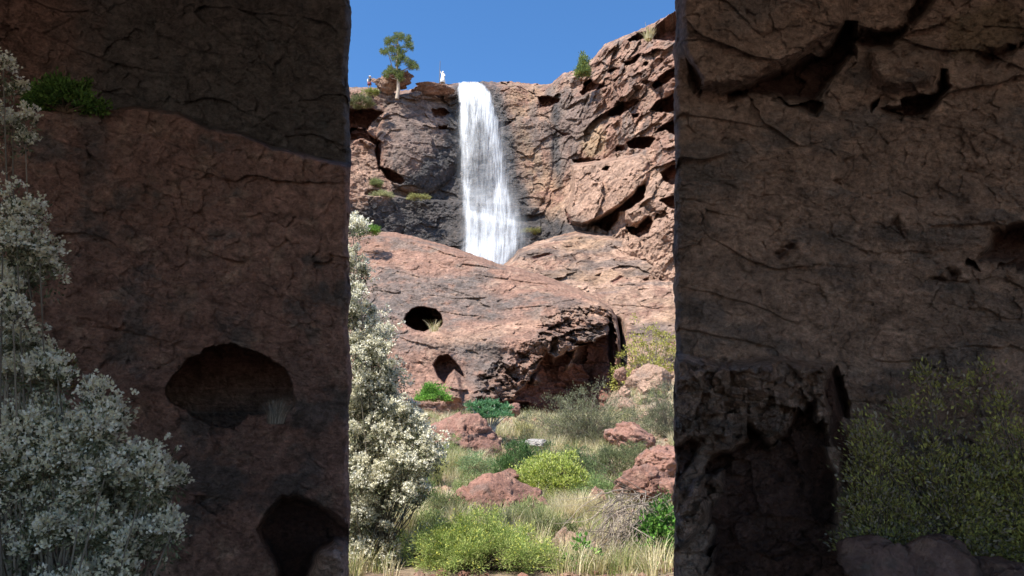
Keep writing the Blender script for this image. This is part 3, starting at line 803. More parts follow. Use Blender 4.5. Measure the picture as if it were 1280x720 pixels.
boulder(686, 690, 40, 40, 13.5, 34, 'worn rock behind the feathery green bush', col=REDB * .9, sub=5)
boulder(745, 622, 26, 30, 17.5, 35, 'upright red stone right of the yellow-green bush', col=REDB * 1.1, sub=5)
boulder(634, 596, 30, 20, 19, 36, 'jagged little red rock behind the rust-red boulder', col=REDB * .9, sub=5)
boulder(668, 556, 44, 14, 27, 37, 'flat whitish slab in the grass under the overhang', col=np.array([.46, .42, .38]), sub=5)
boulder(640, 566, 20, 12, 25, 38, 'small pale stone in the dry grass', col=PALE, sub=4)
boulder(622, 551, 14, 9, 27, 39, 'cream pebble beside the forked stems', col=PALE * 1.05, sub=4)
boulder(545, 640, 40, 46, 17, 40, 'dark red stone in the grass left of the rust-red boulder', col=REDB * .8, sub=5)
boulder(838, 612, 30, 34, 17, 41, 'red stone cut by the right rock edge below the orange-red boulder', col=REDB, sub=5)
# rocks at the foot of the right near wall
for k, (px, py, w, h, lab) in enumerate([(1100, 706, 90, 70, 'shaded round rock beside the undercut block'), (1175, 712, 96, 76, 'shaded dome-shaped rock, middle of the three under the right bushes'), (1245, 722, 110, 60, 'shaded low rock at the bottom right corner')]):
    boulder(px, py, w, h, 4.5 - .1 * k, 50 + k, lab, col=np.array([.24, .15, .125]), grp='shaded rocks under the right bushes', sub=5, fine=.8)
# scattered stones, too many to count
def pebbles():
    import bmesh
    bm = bmesh.new(); bmesh.ops.create_icosphere(bm, subdivisions=1, radius=1)
    V0 = np.array([v.co[:] for v in bm.verts]); F0 = np.array([[v.index for v in f.verts] for f in bm.faces]); bm.free()
    mb = MB()
    for k in range(2600):
        Y = rng.uniform(10, 44); X = rng.uniform(-.28, .28) * Y
        r = rng.uniform(.02, .09) * (1 + (Y > 25) * .8) * (rng.random() < .93 or 2.2)
        V = V0 * (1 + .25 * rng.normal(size=(len(V0), 1))) * np.array([r, r * rng.uniform(.6, 1.2), r * rng.uniform(.5, .8)])
        a = rng.uniform(0, PI); V = V @ np.array([[math.cos(a), -math.sin(a), 0], [math.sin(a), math.cos(a), 0], [0, 0, 1]])
        V = V + np.array([X, Y, float(gz(X, Y)) + r * .2])
        c = REDB * rng.uniform(.7, 1.3) if rng.random() < .6 else PALE * rng.uniform(.7, 1.1)
        mb.add(V, F0, c)
    o = mb.build('gravel', M_BLD); tag(o, kind='stuff')
pebbles()

# ================================================================== PLANTS
def leaves(mb, C0, N0, L, Wd, cols, curl=.25):
    """rhombic, slightly folded leaves: centres C0, directions N0, lengths L, widths Wd"""
    n = len(C0)
    d = N0 / (np.linalg.norm(N0, axis=1)[:, None] + 1e-9)
    r = rng.normal(size=(n, 3)); s = np.cross(d, r); s /= np.linalg.norm(s, axis=1)[:, None] + 1e-9
    up = np.cross(s, d)
    L = np.broadcast_to(L, n)[:, None]; Wd = np.broadcast_to(Wd, n)[:, None]
    a = C0; b = C0 + d * L * .45 + s * Wd + up * L * curl * .3; c = C0 + d * L + up * L * curl * rng.uniform(-1, 1, (n, 1)) * .6; e = C0 + d * L * .45 - s * Wd + up * L * curl * .3
    V = np.stack([a, b, c, e], 1).reshape(-1, 3)
    F = np.arange(4 * n).reshape(n, 4)
    mb.add(V, F, np.repeat(cols, 4, 0))

def palette(n, cols, wts, var=.18):
    cols = np.array(cols); i = rng.choice(len(cols), n, p=np.array(wts) / np.sum(wts))
    return np.clip(cols[i] * (1 + var * rng.normal(size=(n, 1))), .005, .95)

def bush(name, base, R, label, cat, cols, wts, n_clump=60, per=60, L=.05, Wd=.014, clump_r=.18, stemcol=(.16, .12, .08),
         up=.5, lift=.0, group=None, leaf='leaves', mat=None, flower=None, shell=.55, stem_r=.008, tips=True, squash=1., seed=None):
    """shrub: forked stems from the base out to clumps of separate leaves"""
    base = np.array(base, float); R = np.array(R, float)
    root = empty(name, base, label, cat, group)
    d = rng.normal(size=(n_clump, 3)); d[:, 2] = np.abs(d[:, 2]) * 1.0 - .15 * (lift == 0); d /= np.linalg.norm(d, axis=1)[:, None]
    rad = shell + (1 - shell) * rng.random(n_clump)
    rad = rad * (1 + .22 * np.interp(fbm(d * 1.0 + base, 1.6, 2, 5), [-.5, .5], [-1, 1]))
    cc = d * rad[:, None] * R * np.array([1, 1, squash]) + np.array([0, 0, lift])
    cc[:, 2] = np.maximum(cc[:, 2], .03 * R[2])
    ms = MB()
    for k in range(n_clump):
        m1 = cc[k] * np.array([.45, .45, .55]) + rng.normal(size=3) * R * .05
        m1[2] = max(m1[2], .02)
        pts = np.array([np.zeros(3) + rng.normal(size=3) * np.array([.04, .04, 0]) * R, m1 * .5 + rng.normal(size=3) * R * .02, m1, (m1 + cc[k]) / 2 + rng.normal(size=3) * R * .03, cc[k]])
        ms.tube(pts, stem_r * rng.uniform(.7, 1.3), stem_r * .35, 4, np.array(stemcol) * rng.uniform(.7, 1.3))
    ms.build('stems', M_WOOD, root)
    ml = MB(); n = n_clump * per
    ci = np.repeat(np.arange(n_clump), per)
    dv = rng.normal(size=(n, 3)); dv /= np.linalg.norm(dv, axis=1)[:, None]
    rr = clump_r * np.abs(rng.normal(.6, .35, n)) * (0.7 + .6 * rng.random(n_clump))[ci]
    pos = cc[ci] + dv * rr[:, None]
    pos[:, 2] = np.maximum(pos[:, 2], .0)
    dirn = dv * .8 + d[ci] * .4 + np.array([0, 0, up]) + rng.normal(size=(n, 3)) * .35
    cv = palette(n, cols, wts) * (.85 + .3 * rng.random(n_clump))[ci][:, None]
    leaves(ml, pos, dirn, L * rng.uniform(.6, 1.3, n), Wd * rng.uniform(.7, 1.2, n), cv)
    ml.build(leaf, mat or M_LEAF, root)
    if flower:
        fcols, fw, fper, fL, fW, fr = flower
        mf = MB(); n = n_clump * fper; ci = np.repeat(np.arange(n_clump), fper)
        dv = rng.normal(size=(n, 3)); dv[:, 2] = np.abs(dv[:, 2]) * .8; dv += d[ci] * .9; dv /= np.linalg.norm(dv, axis=1)[:, None]
        # heads of a few petals each
        pos = cc[ci] + dv * (clump_r * fr * rng.uniform(.6, 1.25, n))[:, None]
        k = 5; pos = np.repeat(pos, k, 0) + rng.normal(size=(n * k, 3)) * fL * .35
        dd = np.repeat(dv, k, 0) + rng.normal(size=(n * k, 3)) * .9
        leaves(mf, pos, dd, fL * rng.uniform(.5, 1.2, n * k), fW * rng.uniform(.7, 1.3, n * k), palette(n * k, fcols, fw, .08))
        mf.build('flowers', M_PETAL, root)
    return root

def tuft(name, base, h, r, n, cols, wts, label, group='dry grass tufts', cat='grass tuft', lean=.5, w=.004, mat=None, ret=False):
    base = np.array(base, float)
    a = rng.uniform(0, 2 * PI, n); q = np.sqrt(rng.random(n)) * r * .35
    hh = h * rng.uniform(.5, 1.1, n); ln = lean * rng.uniform(.2, 1.2, n) * hh
    b0 = np.stack([np.cos(a) * q, np.sin(a) * q, 0 * a], -1)
    dr = np.stack([np.cos(a + rng.normal(size=n) * .5), np.sin(a + rng.normal(size=n) * .5), 0 * a], -1)
    sd = np.stack([-dr[:, 1], dr[:, 0], 0 * a], -1)
    V = []
    for t in (0, .4, .75, 1):
        c = b0 + dr * (ln * t ** 1.8)[:, None] + np.array([0, 0, 1]) * (hh * (t - .12 * t ** 3))[:, None]
        ww = w * (1 - t * .85)
        V += [c + sd * ww, c - sd * ww]
    V = np.stack(V, 1)
    i = np.arange(n)[:, None] * 8
    F = np.concatenate([np.concatenate([i + 0, i + 1, i + 3, i + 2], 1), np.concatenate([i + 2, i + 3, i + 5, i + 4], 1), np.concatenate([i + 4, i + 5, i + 7, i + 6], 1)])
    col = np.repeat(palette(n, cols, wts), 8, 0)
    if ret: return V.reshape(-1, 3) + base, F, col
    o = mesh_np(name, V.reshape(-1, 3), F, mat or M_DRY, None, col, False)
    o.location = base
    return tag(o, label, cat, group)
STRAW = [(.70, .60, .38), (.58, .50, .28), (.44, .42, .18), (.76, .68, .48)]; STRW = [4, 3, 2, 2]
GRN = [(.20, .27, .08), (.28, .32, .10), (.42, .40, .18)]

# --- white flowering shrubs
WL = [(.24, .25, .15), (.17, .18, .10), (.09, .10, .05), (.34, .34, .24)]
def white_shrub(px, pyb, Y, rows, label, seed_n, zfix=None, dense=1., lsc=1.):
    """a tall shrub: clumps follow the crown heights given as (px, py, radius px)"""
    s = Y / FPX
    base = gpos(px, pyb, Y)
    root = empty('flowering_shrub', base, label, 'shrub', 'white flowering shrubs')
    b = np.array(base); ms = MB(); ml = MB(); mf = MB()
    for (cx, cy, r, k) in rows:
        for q in range(int(k * dense)):
            a = rng.uniform(0, 2 * PI); rr = math.sqrt(rng.random()) * r
            yy = Y + rng.normal() * .25 * (1 if Y > 8 else .5) + (-.12)
            c = np.array(P(cx + math.cos(a) * rr, cy + math.sin(a) * rr, yy)) - b
            if c[2] + b[2] < float(gz(b[0], b[1])) - .3: continue
            cr = .12 * lsc * rng.uniform(.45, 1.5)
            n = 90
            ax = rng.normal(size=3) * .5 + np.array([.1, 0, .9]); ax /= np.linalg.norm(ax)
            dv = rng.normal(size=(n, 3)); dv /= np.linalg.norm(dv, axis=1)[:, None]; dv = dv + ax * (dv @ ax)[:, None] * .9
            leaves(ml, c + dv * cr * rng.uniform(.3, 1.1, (n, 1)), dv + np.array([0, 0, .5]), .05 * lsc * rng.uniform(.6, 1.2, n), .011 * lsc, palette(n, WL, [3, 3, 3, 1.2]))
            if rng.random() < .95:
                nf = 30; fv = rng.normal(size=(nf, 3)); fv[:, 2] = np.abs(fv[:, 2]); fv += np.array([.1, -.3, .2]); fv /= np.linalg.norm(fv, axis=1)[:, None]
                fv = fv + ax * (fv @ ax)[:, None] * .9
                fp = np.repeat(c + fv * cr * rng.uniform(.6, 1.3, (nf, 1)), 9, 0) + rng.normal(size=(nf * 9, 3)) * .014 * lsc
                leaves(mf, fp, np.repeat(fv, 9, 0) + rng.normal(size=(nf * 9, 3)), .032 * lsc * rng.uniform(.5, 1.3, nf * 9), .013 * lsc, palette(nf * 9, [(.86, .82, .66), (.76, .72, .50), (.90, .87, .76)], [3, 2, 2], .06))
            if q % 2 == 0:
                m = c * .5 + rng.normal(size=3) * .08
                ms.tube([rng.normal(size=3) * .05, m * .6 + rng.normal(size=3) * .05, m * 1.1, c], .014, .004, 4, np.array([.20, .17, .13]) * rng.uniform(.6, 1.3))
    ms.build('branches', M_WOOD, root); ml.build('leaves', M_LEAF, root); mf.build('flowers', M_PETAL, root)
    return root
white_shrub(470, 740, 11.2, [(438, 285, 16, 12), (436, 325, 12, 10), (440, 355, 22, 22), (432, 392, 18, 14), (448, 410, 30, 30), (462, 432, 24, 24), (455, 462, 34, 40), (480, 480, 22, 22), (465, 515, 46, 60), (500, 520, 26, 26), (485, 565, 50, 70), (525, 560, 24, 26), (535, 580, 14, 10), (500, 595, 40, 36), (450, 600, 36, 36), (440, 640, 26, 20), (456, 660, 30, 30), (445, 700, 30, 26), (470, 712, 28, 14), (425, 500, 30, 30), (425, 590, 30, 30)],
            'tall sunlit shrub crowded with cream-white blossom beside the cleft edge', 1, dense=.74)
white_shrub(60, 900, 3.9, [(0, 110, 34, 7), (10, 160, 30, 6), (5, 300, 50, 20), (35, 340, 34, 12), (0, 370, 30, 6), (-10, 430, 50, 14), (15, 460, 50, 18), (70, 530, 62, 34), (120, 570, 50, 22), (50, 620, 90, 60), (150, 630, 60, 30), (190, 610, 34, 12), (110, 700, 110, 56), (30, 560, 60, 26), (205, 680, 20, 4)],
            'shaded white-flowering shrub filling the lower left corner', 2, dense=.85, lsc=.62)

# --- bushes of the sunlit slope
YG = [(.40, .46, .10), (.52, .56, .14), (.24, .32, .07), (.60, .62, .26)]
bush('feathery_bush', gpos(600, 800, 11.0), (1.16, .75, .66), 'bright green feathery bush with yellow tips at the bottom centre', 'bush', [(.28, .38, .10), (.42, .50, .15), (.56, .60, .22), (.14, .22, .06)], [4, 4, 3, 1.5],
     300, 170, .055, .0045, .13, up=.35, shell=.5, lift=.05, flower=([(.66, .64, .12), (.60, .62, .16)], [1, 1], 3, .020, .009, 1.1))
bush('yellow_green_bush', gpos(690, 640, 19.5), (1.12, .9, 1.2), 'rounded yellow-green bush with dark stems, right of the rust-red boulder', 'bush', YG, [3, 3, 2, 2],
     170, 80, .075, .018, .17, stemcol=(.09, .06, .05), up=.5, shell=.72, stem_r=.014, lift=.12)
bush('dark_green_bush', gpos(650, 600, 22.5), (.95, .7, 1.0), 'dark green bush just behind the yellow-green one', 'bush', [(.07, .14, .04), (.11, .19, .06), (.16, .24, .08)], [3, 3, 1],
     110, 80, .07, .013, .16, up=.8, lift=.25)
bush('grey_green_bush', gpos(705, 590, 22), (1.35, .8, .95), 'grey-green bush between the yellow-green bush and the olive shrub', 'bush', [(.16, .22, .09), (.22, .28, .12), (.11, .15, .07)], [3, 2, 2],
     120, 70, .07, .012, .17, up=.8, lift=.3)
bush('low_green_bush', gpos(755, 612, 18.5), (.85, .6, .75), 'small pale green bush left of the flat-topped boulder', 'bush', [(.24, .34, .12), (.34, .42, .16), (.16, .22, .08)], [3, 2, 2],
     90, 70, .055, .010, .14, up=.8, lift=.1)
bush('olive_shrub', gpos(738, 590, 29), (3.0, 1.7, 2.3), 'large olive-grey shrub with wiry twigs in front of the dark overhang', 'shrub', [(.20, .21, .11), (.27, .27, .15), (.13, .13, .07), (.34, .33, .22)], [3, 3, 2, 1],
     330, 90, .09, .011, .30, stemcol=(.22, .18, .13), up=.9, shell=.35, stem_r=.018)
bush('olive_shrub', gpos(836, 560, 31), (1.6, 1.2, 2.6), 'grey-green wiry shrub at the right, beside the pale pink boulder', 'shrub', [(.18, .20, .11), (.26, .26, .15), (.12, .12, .07)], [3, 3, 2],
     150, 90, .09, .011, .28, stemcol=(.22, .18, .13), up=.9, shell=.35, stem_r=.018)
bush('low_olive_shrub', gpos(770, 600, 23), (1.5, .8, .85), 'low olive scrub below the reddish boulders on the right', 'shrub', [(.17, .20, .09), (.24, .26, .12), (.11, .13, .06)], [3, 3, 2],
     120, 80, .07, .010, .18, up=.8, lift=.2)
bush('green_bush', P(541, 500, 31), (.72, .6, .75), 'small bright green bush at the foot of the great boulder', 'bush', [(.16, .34, .05), (.26, .46, .08), (.10, .22, .04)], [3, 3, 2],
     70, 70, .09, .022, .16, up=.6, lift=.0)
bush('ledge_bush', P(462, 291, 58), (1.0, .8, .75), 'round green bush on the ledge left of the waterfall', 'bush', [(.14, .27, .04), (.22, .36, .07), (.08, .16, .03)], [3, 3, 2],
     60, 70, .14, .03, .22, up=.6)
bush('rim_bush', P(450, 130, 79), (1.6, 1.2, 1.2), 'dull olive bush on the cliff rim under the hiker', 'bush', [(.16, .18, .07), (.22, .22, .10), (.10, .11, .05)], [3, 3, 2],
     60, 60, .2, .04, .35, up=.6)
bush('rim_bush', P(462, 117, 80), (1.2, .8, .5), 'yellow-green low bush at the feet of the hiker', 'bush', [(.34, .38, .10), (.26, .28, .09)], [3, 3], 36, 50, .18, .04, .25, up=.6)
bush('cliff_bush', P(522, 248, 79), (1.6, .6, .4), 'yellowish ledge plants left of the water', 'bush', [(.34, .34, .12), (.40, .38, .16)], [3, 3], 40, 50, .2, .03, .25, up=.7)
bush('cliff_bush', P(470, 232, 79), (.9, .6, .9), 'green cliff plants in the cleft left of the wet wall', 'bush', [(.20, .24, .09), (.30, .32, .14)], [3, 3], 36, 50, .2, .03, .3, up=.7)
bush('cliff_bush', P(478, 246, 78), (1.3, .6, .7), 'pale yellow-green tuft plants at the left end of the ledge', 'bush', [(.36, .38, .16), (.42, .40, .22)], [3, 3], 40, 50, .22, .03, .3, up=.8)
bush('cliff_bush', P(663, 291, 79.5), (1.3, .6, .5), 'mossy olive plants right of the lower cascade', 'bush', [(.22, .22, .06), (.28, .25, .09)], [3, 3], 36, 50, .18, .03, .3, up=.6)
bush('rim_shrub', P(729, 93, 79), (.85, .7, 2.7), 'narrow yellow-green shrub on the right skyline of the cliff', 'shrub', [(.15, .24, .08), (.22, .30, .10), (.36, .36, .08), (.10, .16, .08)], [3, 3, 2, 2],
     90, 80, .26, .05, .42, up=.9, shell=.3)
# dry yellow-leaved shrub right of the boulder
bush('yellow_leaf_shrub', gpos(816, 490, 47), (2.6, 2.0, 5.0), 'twiggy shrub with patches of yellow leaves behind the pale pink boulder', 'shrub', [(.36, .35, .08), (.46, .42, .11), (.26, .27, .07)], [3, 3, 2],
     170, 34, .15, .05, .40, stemcol=(.30, .24, .18), up=.5, shell=.45, stem_r=.028)
bush('yellow_leaf_shrub', gpos(806, 482, 50), (2.4, 2.0, 3.4), 'mostly bare brown twigs beneath the yellow-leaved shrub', 'shrub', [(.24, .20, .14), (.32, .27, .18), (.20, .20, .08)], [3, 3, 2],
     150, 50, .16, .012, .45, stemcol=(.28, .22, .17), up=.8, shell=.3, stem_r=.026)
for (px, Y, r, h, c, lab) in ((560, 15, .55, .5, 0, 'small olive herb at the left foot of the rust-red boulder'), (655, 14.5, .5, .45, 1, 'small grassy green herb at the right foot of the rust-red boulder'),
        (586, 20.5, .7, .6, 1, 'pale green scrub directly behind the rust-red boulder'), (735, 19.5, .6, .6, 0, 'olive scrub between the yellow-green bush and the flat-topped boulder'), (640, 24.5, .9, .6, 0, 'dark scrub under the whitish slab'),
        (560, 25.5, .7, .7, 1, 'light green scrub under the dull red boulder'), (770, 20, .8, .5, 1, 'low light-green scrub above the flat-topped boulder'), (800, 25, .9, .7, 0, 'dull olive scrub under the reddish boulder on the right'),
        (690, 13.2, .45, .35, 0, 'small dark herb beside the worn rock near the bottom'), (536, 13, .4, .5, 1, 'light green sprig left of the feathery bush')):
    bush('scrub', gpos(px, 600, Y), (r, r * .7, h), lab, 'scrub', [[(.20, .23, .09), (.14, .17, .06), (.30, .30, .14)], [(.32, .38, .14), (.42, .46, .20), (.22, .27, .09)]][c], [3, 2, 2], 60, 60, .06, .009, .14, up=.8, lift=.05, group='low scrub among the rocks')
# forked-stem succulent shrub
def tabaiba():
    Y = 28; base = P(612, 553, Y); base.z = min(base.z, base.z)
    root = empty('forked_shrub', base, 'green-crowned shrub on pale forked stems at the foot of the great boulder', 'shrub')
    b = np.array(base); ms = MB(); ml = MB()
    tips = [(592, 513), (598, 508), (604, 507), (611, 505), (618, 506), (624, 510), (630, 514), (634, 520), (601, 517), (610, 514), (619, 516), (626, 520), (596, 520), (606, 522), (615, 522), (588, 508), (634, 511)]
    for k, (x, y) in enumerate(tips):
        t = np.array(P(x, y, Y + rng.normal() * .35)) - b
        j = np.array(P(612 + (x - 612) * .35, 532 + (y - 515) * .2, Y)) - b
        ms.tube([np.zeros(3), j * .45 + rng.normal(size=3) * .03, j, (j + t) / 2 + rng.normal(size=3) * .04, t], .045, .018, 5, np.array([.50, .46, .38]) * rng.uniform(.8, 1.1))
        n = 230; dv = rng.normal(size=(n, 3)); dv[:, 2] = np.abs(dv[:, 2]) * .6 - .1; dv /= np.linalg.norm(dv, axis=1)[:, None]
        leaves(ml, t + dv * rng.uniform(.02, .2, (n, 1)), dv + np.array([0, 0, .3]), .16 * rng.uniform(.6, 1.1, n), .018, palette(n, [(.10, .24, .10), (.16, .32, .14), (.24, .40, .22)], [3, 3, 1]))
    ms.build('stems', M_WOOD, root); ml.build('leaves', M_LEAF, root)
tabaiba()
# glossy broad-leaved bushes, bottom right
GL = [(.09, .22, .04), (.16, .34, .06), (.28, .46, .10), (.05, .12, .03)]
bush('glossy_leaf_bush', P(828, 705, 12), (.62, .5, .75), 'glossy round-leaved bush at the lower right, above the dead branches end', 'bush', GL, [3, 3, 1.4, 2],
     90, 34, .075, .027, .13, up=.3, lift=.12)
bush('glossy_leaf_bush', P(728, 735, 11), (.40, .35, .62), 'upright glossy-leaved sprig at the bottom, left of the dead branches', 'bush', GL, [3, 3, 1.4, 2],
     46, 30, .08, .03, .11, up=.3, shell=.2)
bush('glossy_leaf_bush', P(826, 745, 11), (.5, .4, .40), 'low broad-leaved bush at the very bottom right', 'bush', GL, [3, 2, 1, 3],
     60, 34, .07, .025, .12, up=.3)
bush('glossy_leaf_bush', P(834, 690, 12.6), (.5, .4, .95), 'darker leafy bush tucked against the right rock edge', 'bush', [(.07, .14, .04), (.12, .20, .06), (.18, .26, .09)], [3, 2, 1], 60, 50, .06, .015, .15, up=.6)
bush('herb_bush', P(765, 740, 11.2), (.55, .4, .42), 'soft grey-green herb at the bottom under the dead branches', 'bush', [(.22, .32, .16), (.30, .40, .22)], [3, 2], 60, 60, .05, .006, .12, up=.9)
bush('herb_bush', gpos(520, 640, 15.5), (.8, .5, .75), 'dark green herb left of the rust-red boulder, under the white blossom', 'bush', [(.10, .17, .05), (.18, .24, .08), (.26, .27, .12)], [3, 2, 2], 110, 60, .07, .008, .16, up=.9)
bush('herb_bush', gpos(596, 590, 23.5), (.75, .6, .75), 'pale green herb among the straw grass above the rust-red boulder', 'bush', [(.26, .36, .16), (.36, .44, .22)], [3, 2], 80, 60, .07, .010, .16, up=.9)
# dead branches tumbling down
def dead_branches():
    base = P(775, 735, 11.6)
    root = empty('dead_branches', base, 'tangle of grey dead branches hanging between two glossy bushes', 'dead branches'); b = np.array(base); ms = MB()
    for k in range(330):
        x0 = rng.uniform(758, 812); y0 = rng.uniform(606, 690); L_ = rng.uniform(30, 120); an = rng.normal(1.75, .42)
        if rng.random() < .3: x0 = rng.uniform(790, 846); y0 = rng.uniform(612, 650); an = rng.uniform(2.2, 3.1)
        t = np.linspace(0, 1, 9); Y = 12.5 - .8 * (y0 - 606) / 100 - .6 * t + rng.normal() * .15
        aa = an + np.cumsum(rng.normal(size=9) * .22)
        cx = x0 + np.cumsum(np.cos(aa)) * L_ / 9; cy = y0 + np.cumsum(np.sin(aa)) * L_ / 9
        ms.tube(PW(cx, cy, Y) - b, .007 * rng.uniform(.3, 1.5), .002, 5, np.array([.33, .27, .22]) * rng.uniform(.35, 1.4))
    o = ms.build('branch_tangle', M_WOOD, root)
dead_branches()

# --- grass: individual large tufts + ground cover
def T(px, py, Y, h, r, n, lab, cols=STRAW, w=STRW, lean=.5, bw=.005, ong=True):
    p = gpos(px, py, Y) if ong else P(px, py, Y)
    return tuft('grass_tuft', p, h, r, n, cols, w, lab, lean=lean, w=bw)
T(725, 655, 16.5, .72, .9, 900, 'big straw-yellow grass tuft below the yellow-green bush', bw=.006, lean=.7)
T(708, 655, 15.8, .6, .6, 500, 'pale straw tuft directly right of the rust-red boulder', bw=.006, lean=.7)
T(752, 650, 16, .55, .6, 420, 'straw tuft touching the dead branches', bw=.006, lean=.6)
T(470, 700, 13.5, .95, .8, 700, 'tall straw grass under the white blossom at the lower left', bw=.006, lean=.55)
T(500, 690, 13, .8, .8, 600, 'straw grass tuft left of the feathery green bush', bw=.006, lean=.5)
T(535, 600, 22, 1.1, 1.2, 700, 'yellow-green grass beside the white blossom, above the rust-red boulder', cols=[(.42, .42, .16), (.55, .50, .26), (.30, .34, .12)], w=[3, 2, 2], bw=.008)
T(560, 590, 24, 1.0, 1.2, 600, 'light grass tuft above the rust-red boulder', cols=[(.50, .48, .24), (.58, .52, .30), (.30, .36, .12)], w=[3, 3, 2], bw=.008)
T(590, 590, 24.5, .8, 1.2, 600, 'straw grass right of the pale green herb', bw=.008)
T(650, 640, 17.6, .5, .6, 300, 'grass tuft at the right foot of the rust-red boulder', cols=[(.32, .34, .14), (.5, .46, .25)], w=[2, 2], bw=.006)
T(575, 672, 14.4, .5, .8, 420, 'grey-green grass under the rust-red boulder', cols=[(.26, .27, .14), (.40, .37, .22)], w=[2, 2], bw=.005)
T(625, 672, 14.2, .55, .8, 420, 'grey-green grass just in front of the rust-red boulder', cols=[(.24, .28, .14), (.42, .38, .24)], w=[2, 2], bw=.005)
T(672, 680, 14, .6, .8, 420, 'grass between the feathery bush and the dusty pink stone', cols=[(.26, .30, .12), (.44, .42, .22)], w=[2, 2], bw=.005)
T(655, 548, 30, .9, 1.0, 400, 'yellowish grass under the mouth of the overhang', cols=[(.44, .42, .16), (.56, .50, .26)], w=[2, 2], bw=.010)
T(690, 570, 27, .9, 1.2, 400, 'straw grass left of the olive shrub', bw=.009)
T(545, 522, 30, .8, .8, 300, 'dry yellow grass under the small bright green bush', cols=[(.44, .42, .14), (.56, .50, .26)], w=[2, 2], bw=.01)
T(560, 518, 31, .9, .7, 200, 'brown grass stems under the alcove', cols=[(.30, .20, .14), (.40, .3, .2)], w=[2, 2], bw=.008, lean=.3)
T(542, 414, 45.5, .75, .9, 110, 'pale dry grass at the lip of the round hole', bw=.014, lean=.8, ong=False)
T(811, 50, 66, 1.5, 1.2, 160, 'pale dry tuft under the big crevice on the right cliff', bw=.04, lean=.5, ong=False)
T(345, 530, 5.05, .20, .17, 240, 'dry grass in the mouth of the black hole of the left near wall', bw=.003, lean=.6, ong=False, cols=[(.36, .32, .26), (.26, .23, .18)], w=[1, 1])
def cover():
    Vs, Fs, Cs, n = [], [], [], 0
    for k in range(4400):
        Y = 10.35 + 31 * rng.random() ** 1.15; X = rng.uniform(-.42, .36) * Y
        if abs(X + .5) < 1.15 and Y < 11.8: continue
        q = float(fbm(np.array([[X, Y, 0.]]), .5, 3, 401)[0])
        if q < -.2: continue
        g = rng.random()
        cols, w = (STRAW, STRW) if g < .68 else (GRN, [2, 2, 2])
        V, F, c = tuft('', (X, Y, float(gz(X, Y)) - .02), rng.uniform(.18, .5) * (1 + Y / 60), .35, 34, cols, w, '', w=.004 + Y * .00012, lean=.6, ret=True)
        Vs.append(V); Fs.append(F + n); Cs.append(c); n += len(V)
    o = mesh_np('grass', np.concatenate(Vs), np.concatenate(Fs), M_DRY, None, np.concatenate(Cs))
    tag(o, kind='stuff')
cover()

# shaded plants of the near walls
bush('ledge_bush', P(82, 140, 4.75), (.26, .2, .27), 'green leafy bush on the ledge of the left near wall', 'bush', [(.10, .20, .04), (.16, .28, .06), (.06, .12, .03)], [3, 3, 2], 70, 70, .034, .010, .07, up=.6)
bush('dry_bush', P(66, 482, 4.7), (.11, .10, .20), 'small brownish-yellow plant on the left near wall', 'bush', [(.26, .19, .07), (.18, .14, .06)], [1, 1], 30, 40, .03, .008, .06, up=.6)
YS = [(.50, .48, .14), (.36, .34, .12), (.20, .20, .09), (.38, .33, .25)]
bush('wall_shrub', P(1190, 700, 4.95), (.66, .3, 1.22), 'shaded twiggy shrub with yellow-green leaves against the right near wall', 'shrub', YS, [3, 3, 2, 3], 230, 80, .032, .008, .12, stemcol=(.15, .12, .10), up=.6, shell=.3, stem_r=.005)
bush('wall_shrub', P(1300, 700, 4.85), (.46, .3, 1.25), 'shaded leafy shrub at the right end beside the twiggy one', 'shrub', YS, [4, 3, 2, 2], 150, 80, .032, .008, .12, stemcol=(.15, .12, .10), up=.6, shell=.3, stem_r=.005)
bush('wall_shrub', P(1105, 690, 4.95), (.28, .23, .86), 'slim shaded shrub next to the undercut block', 'shrub', YS, [2, 3, 2, 4], 90, 80, .032, .007, .10, stemcol=(.15, .12, .10), up=.6, shell=.3, stem_r=.005)

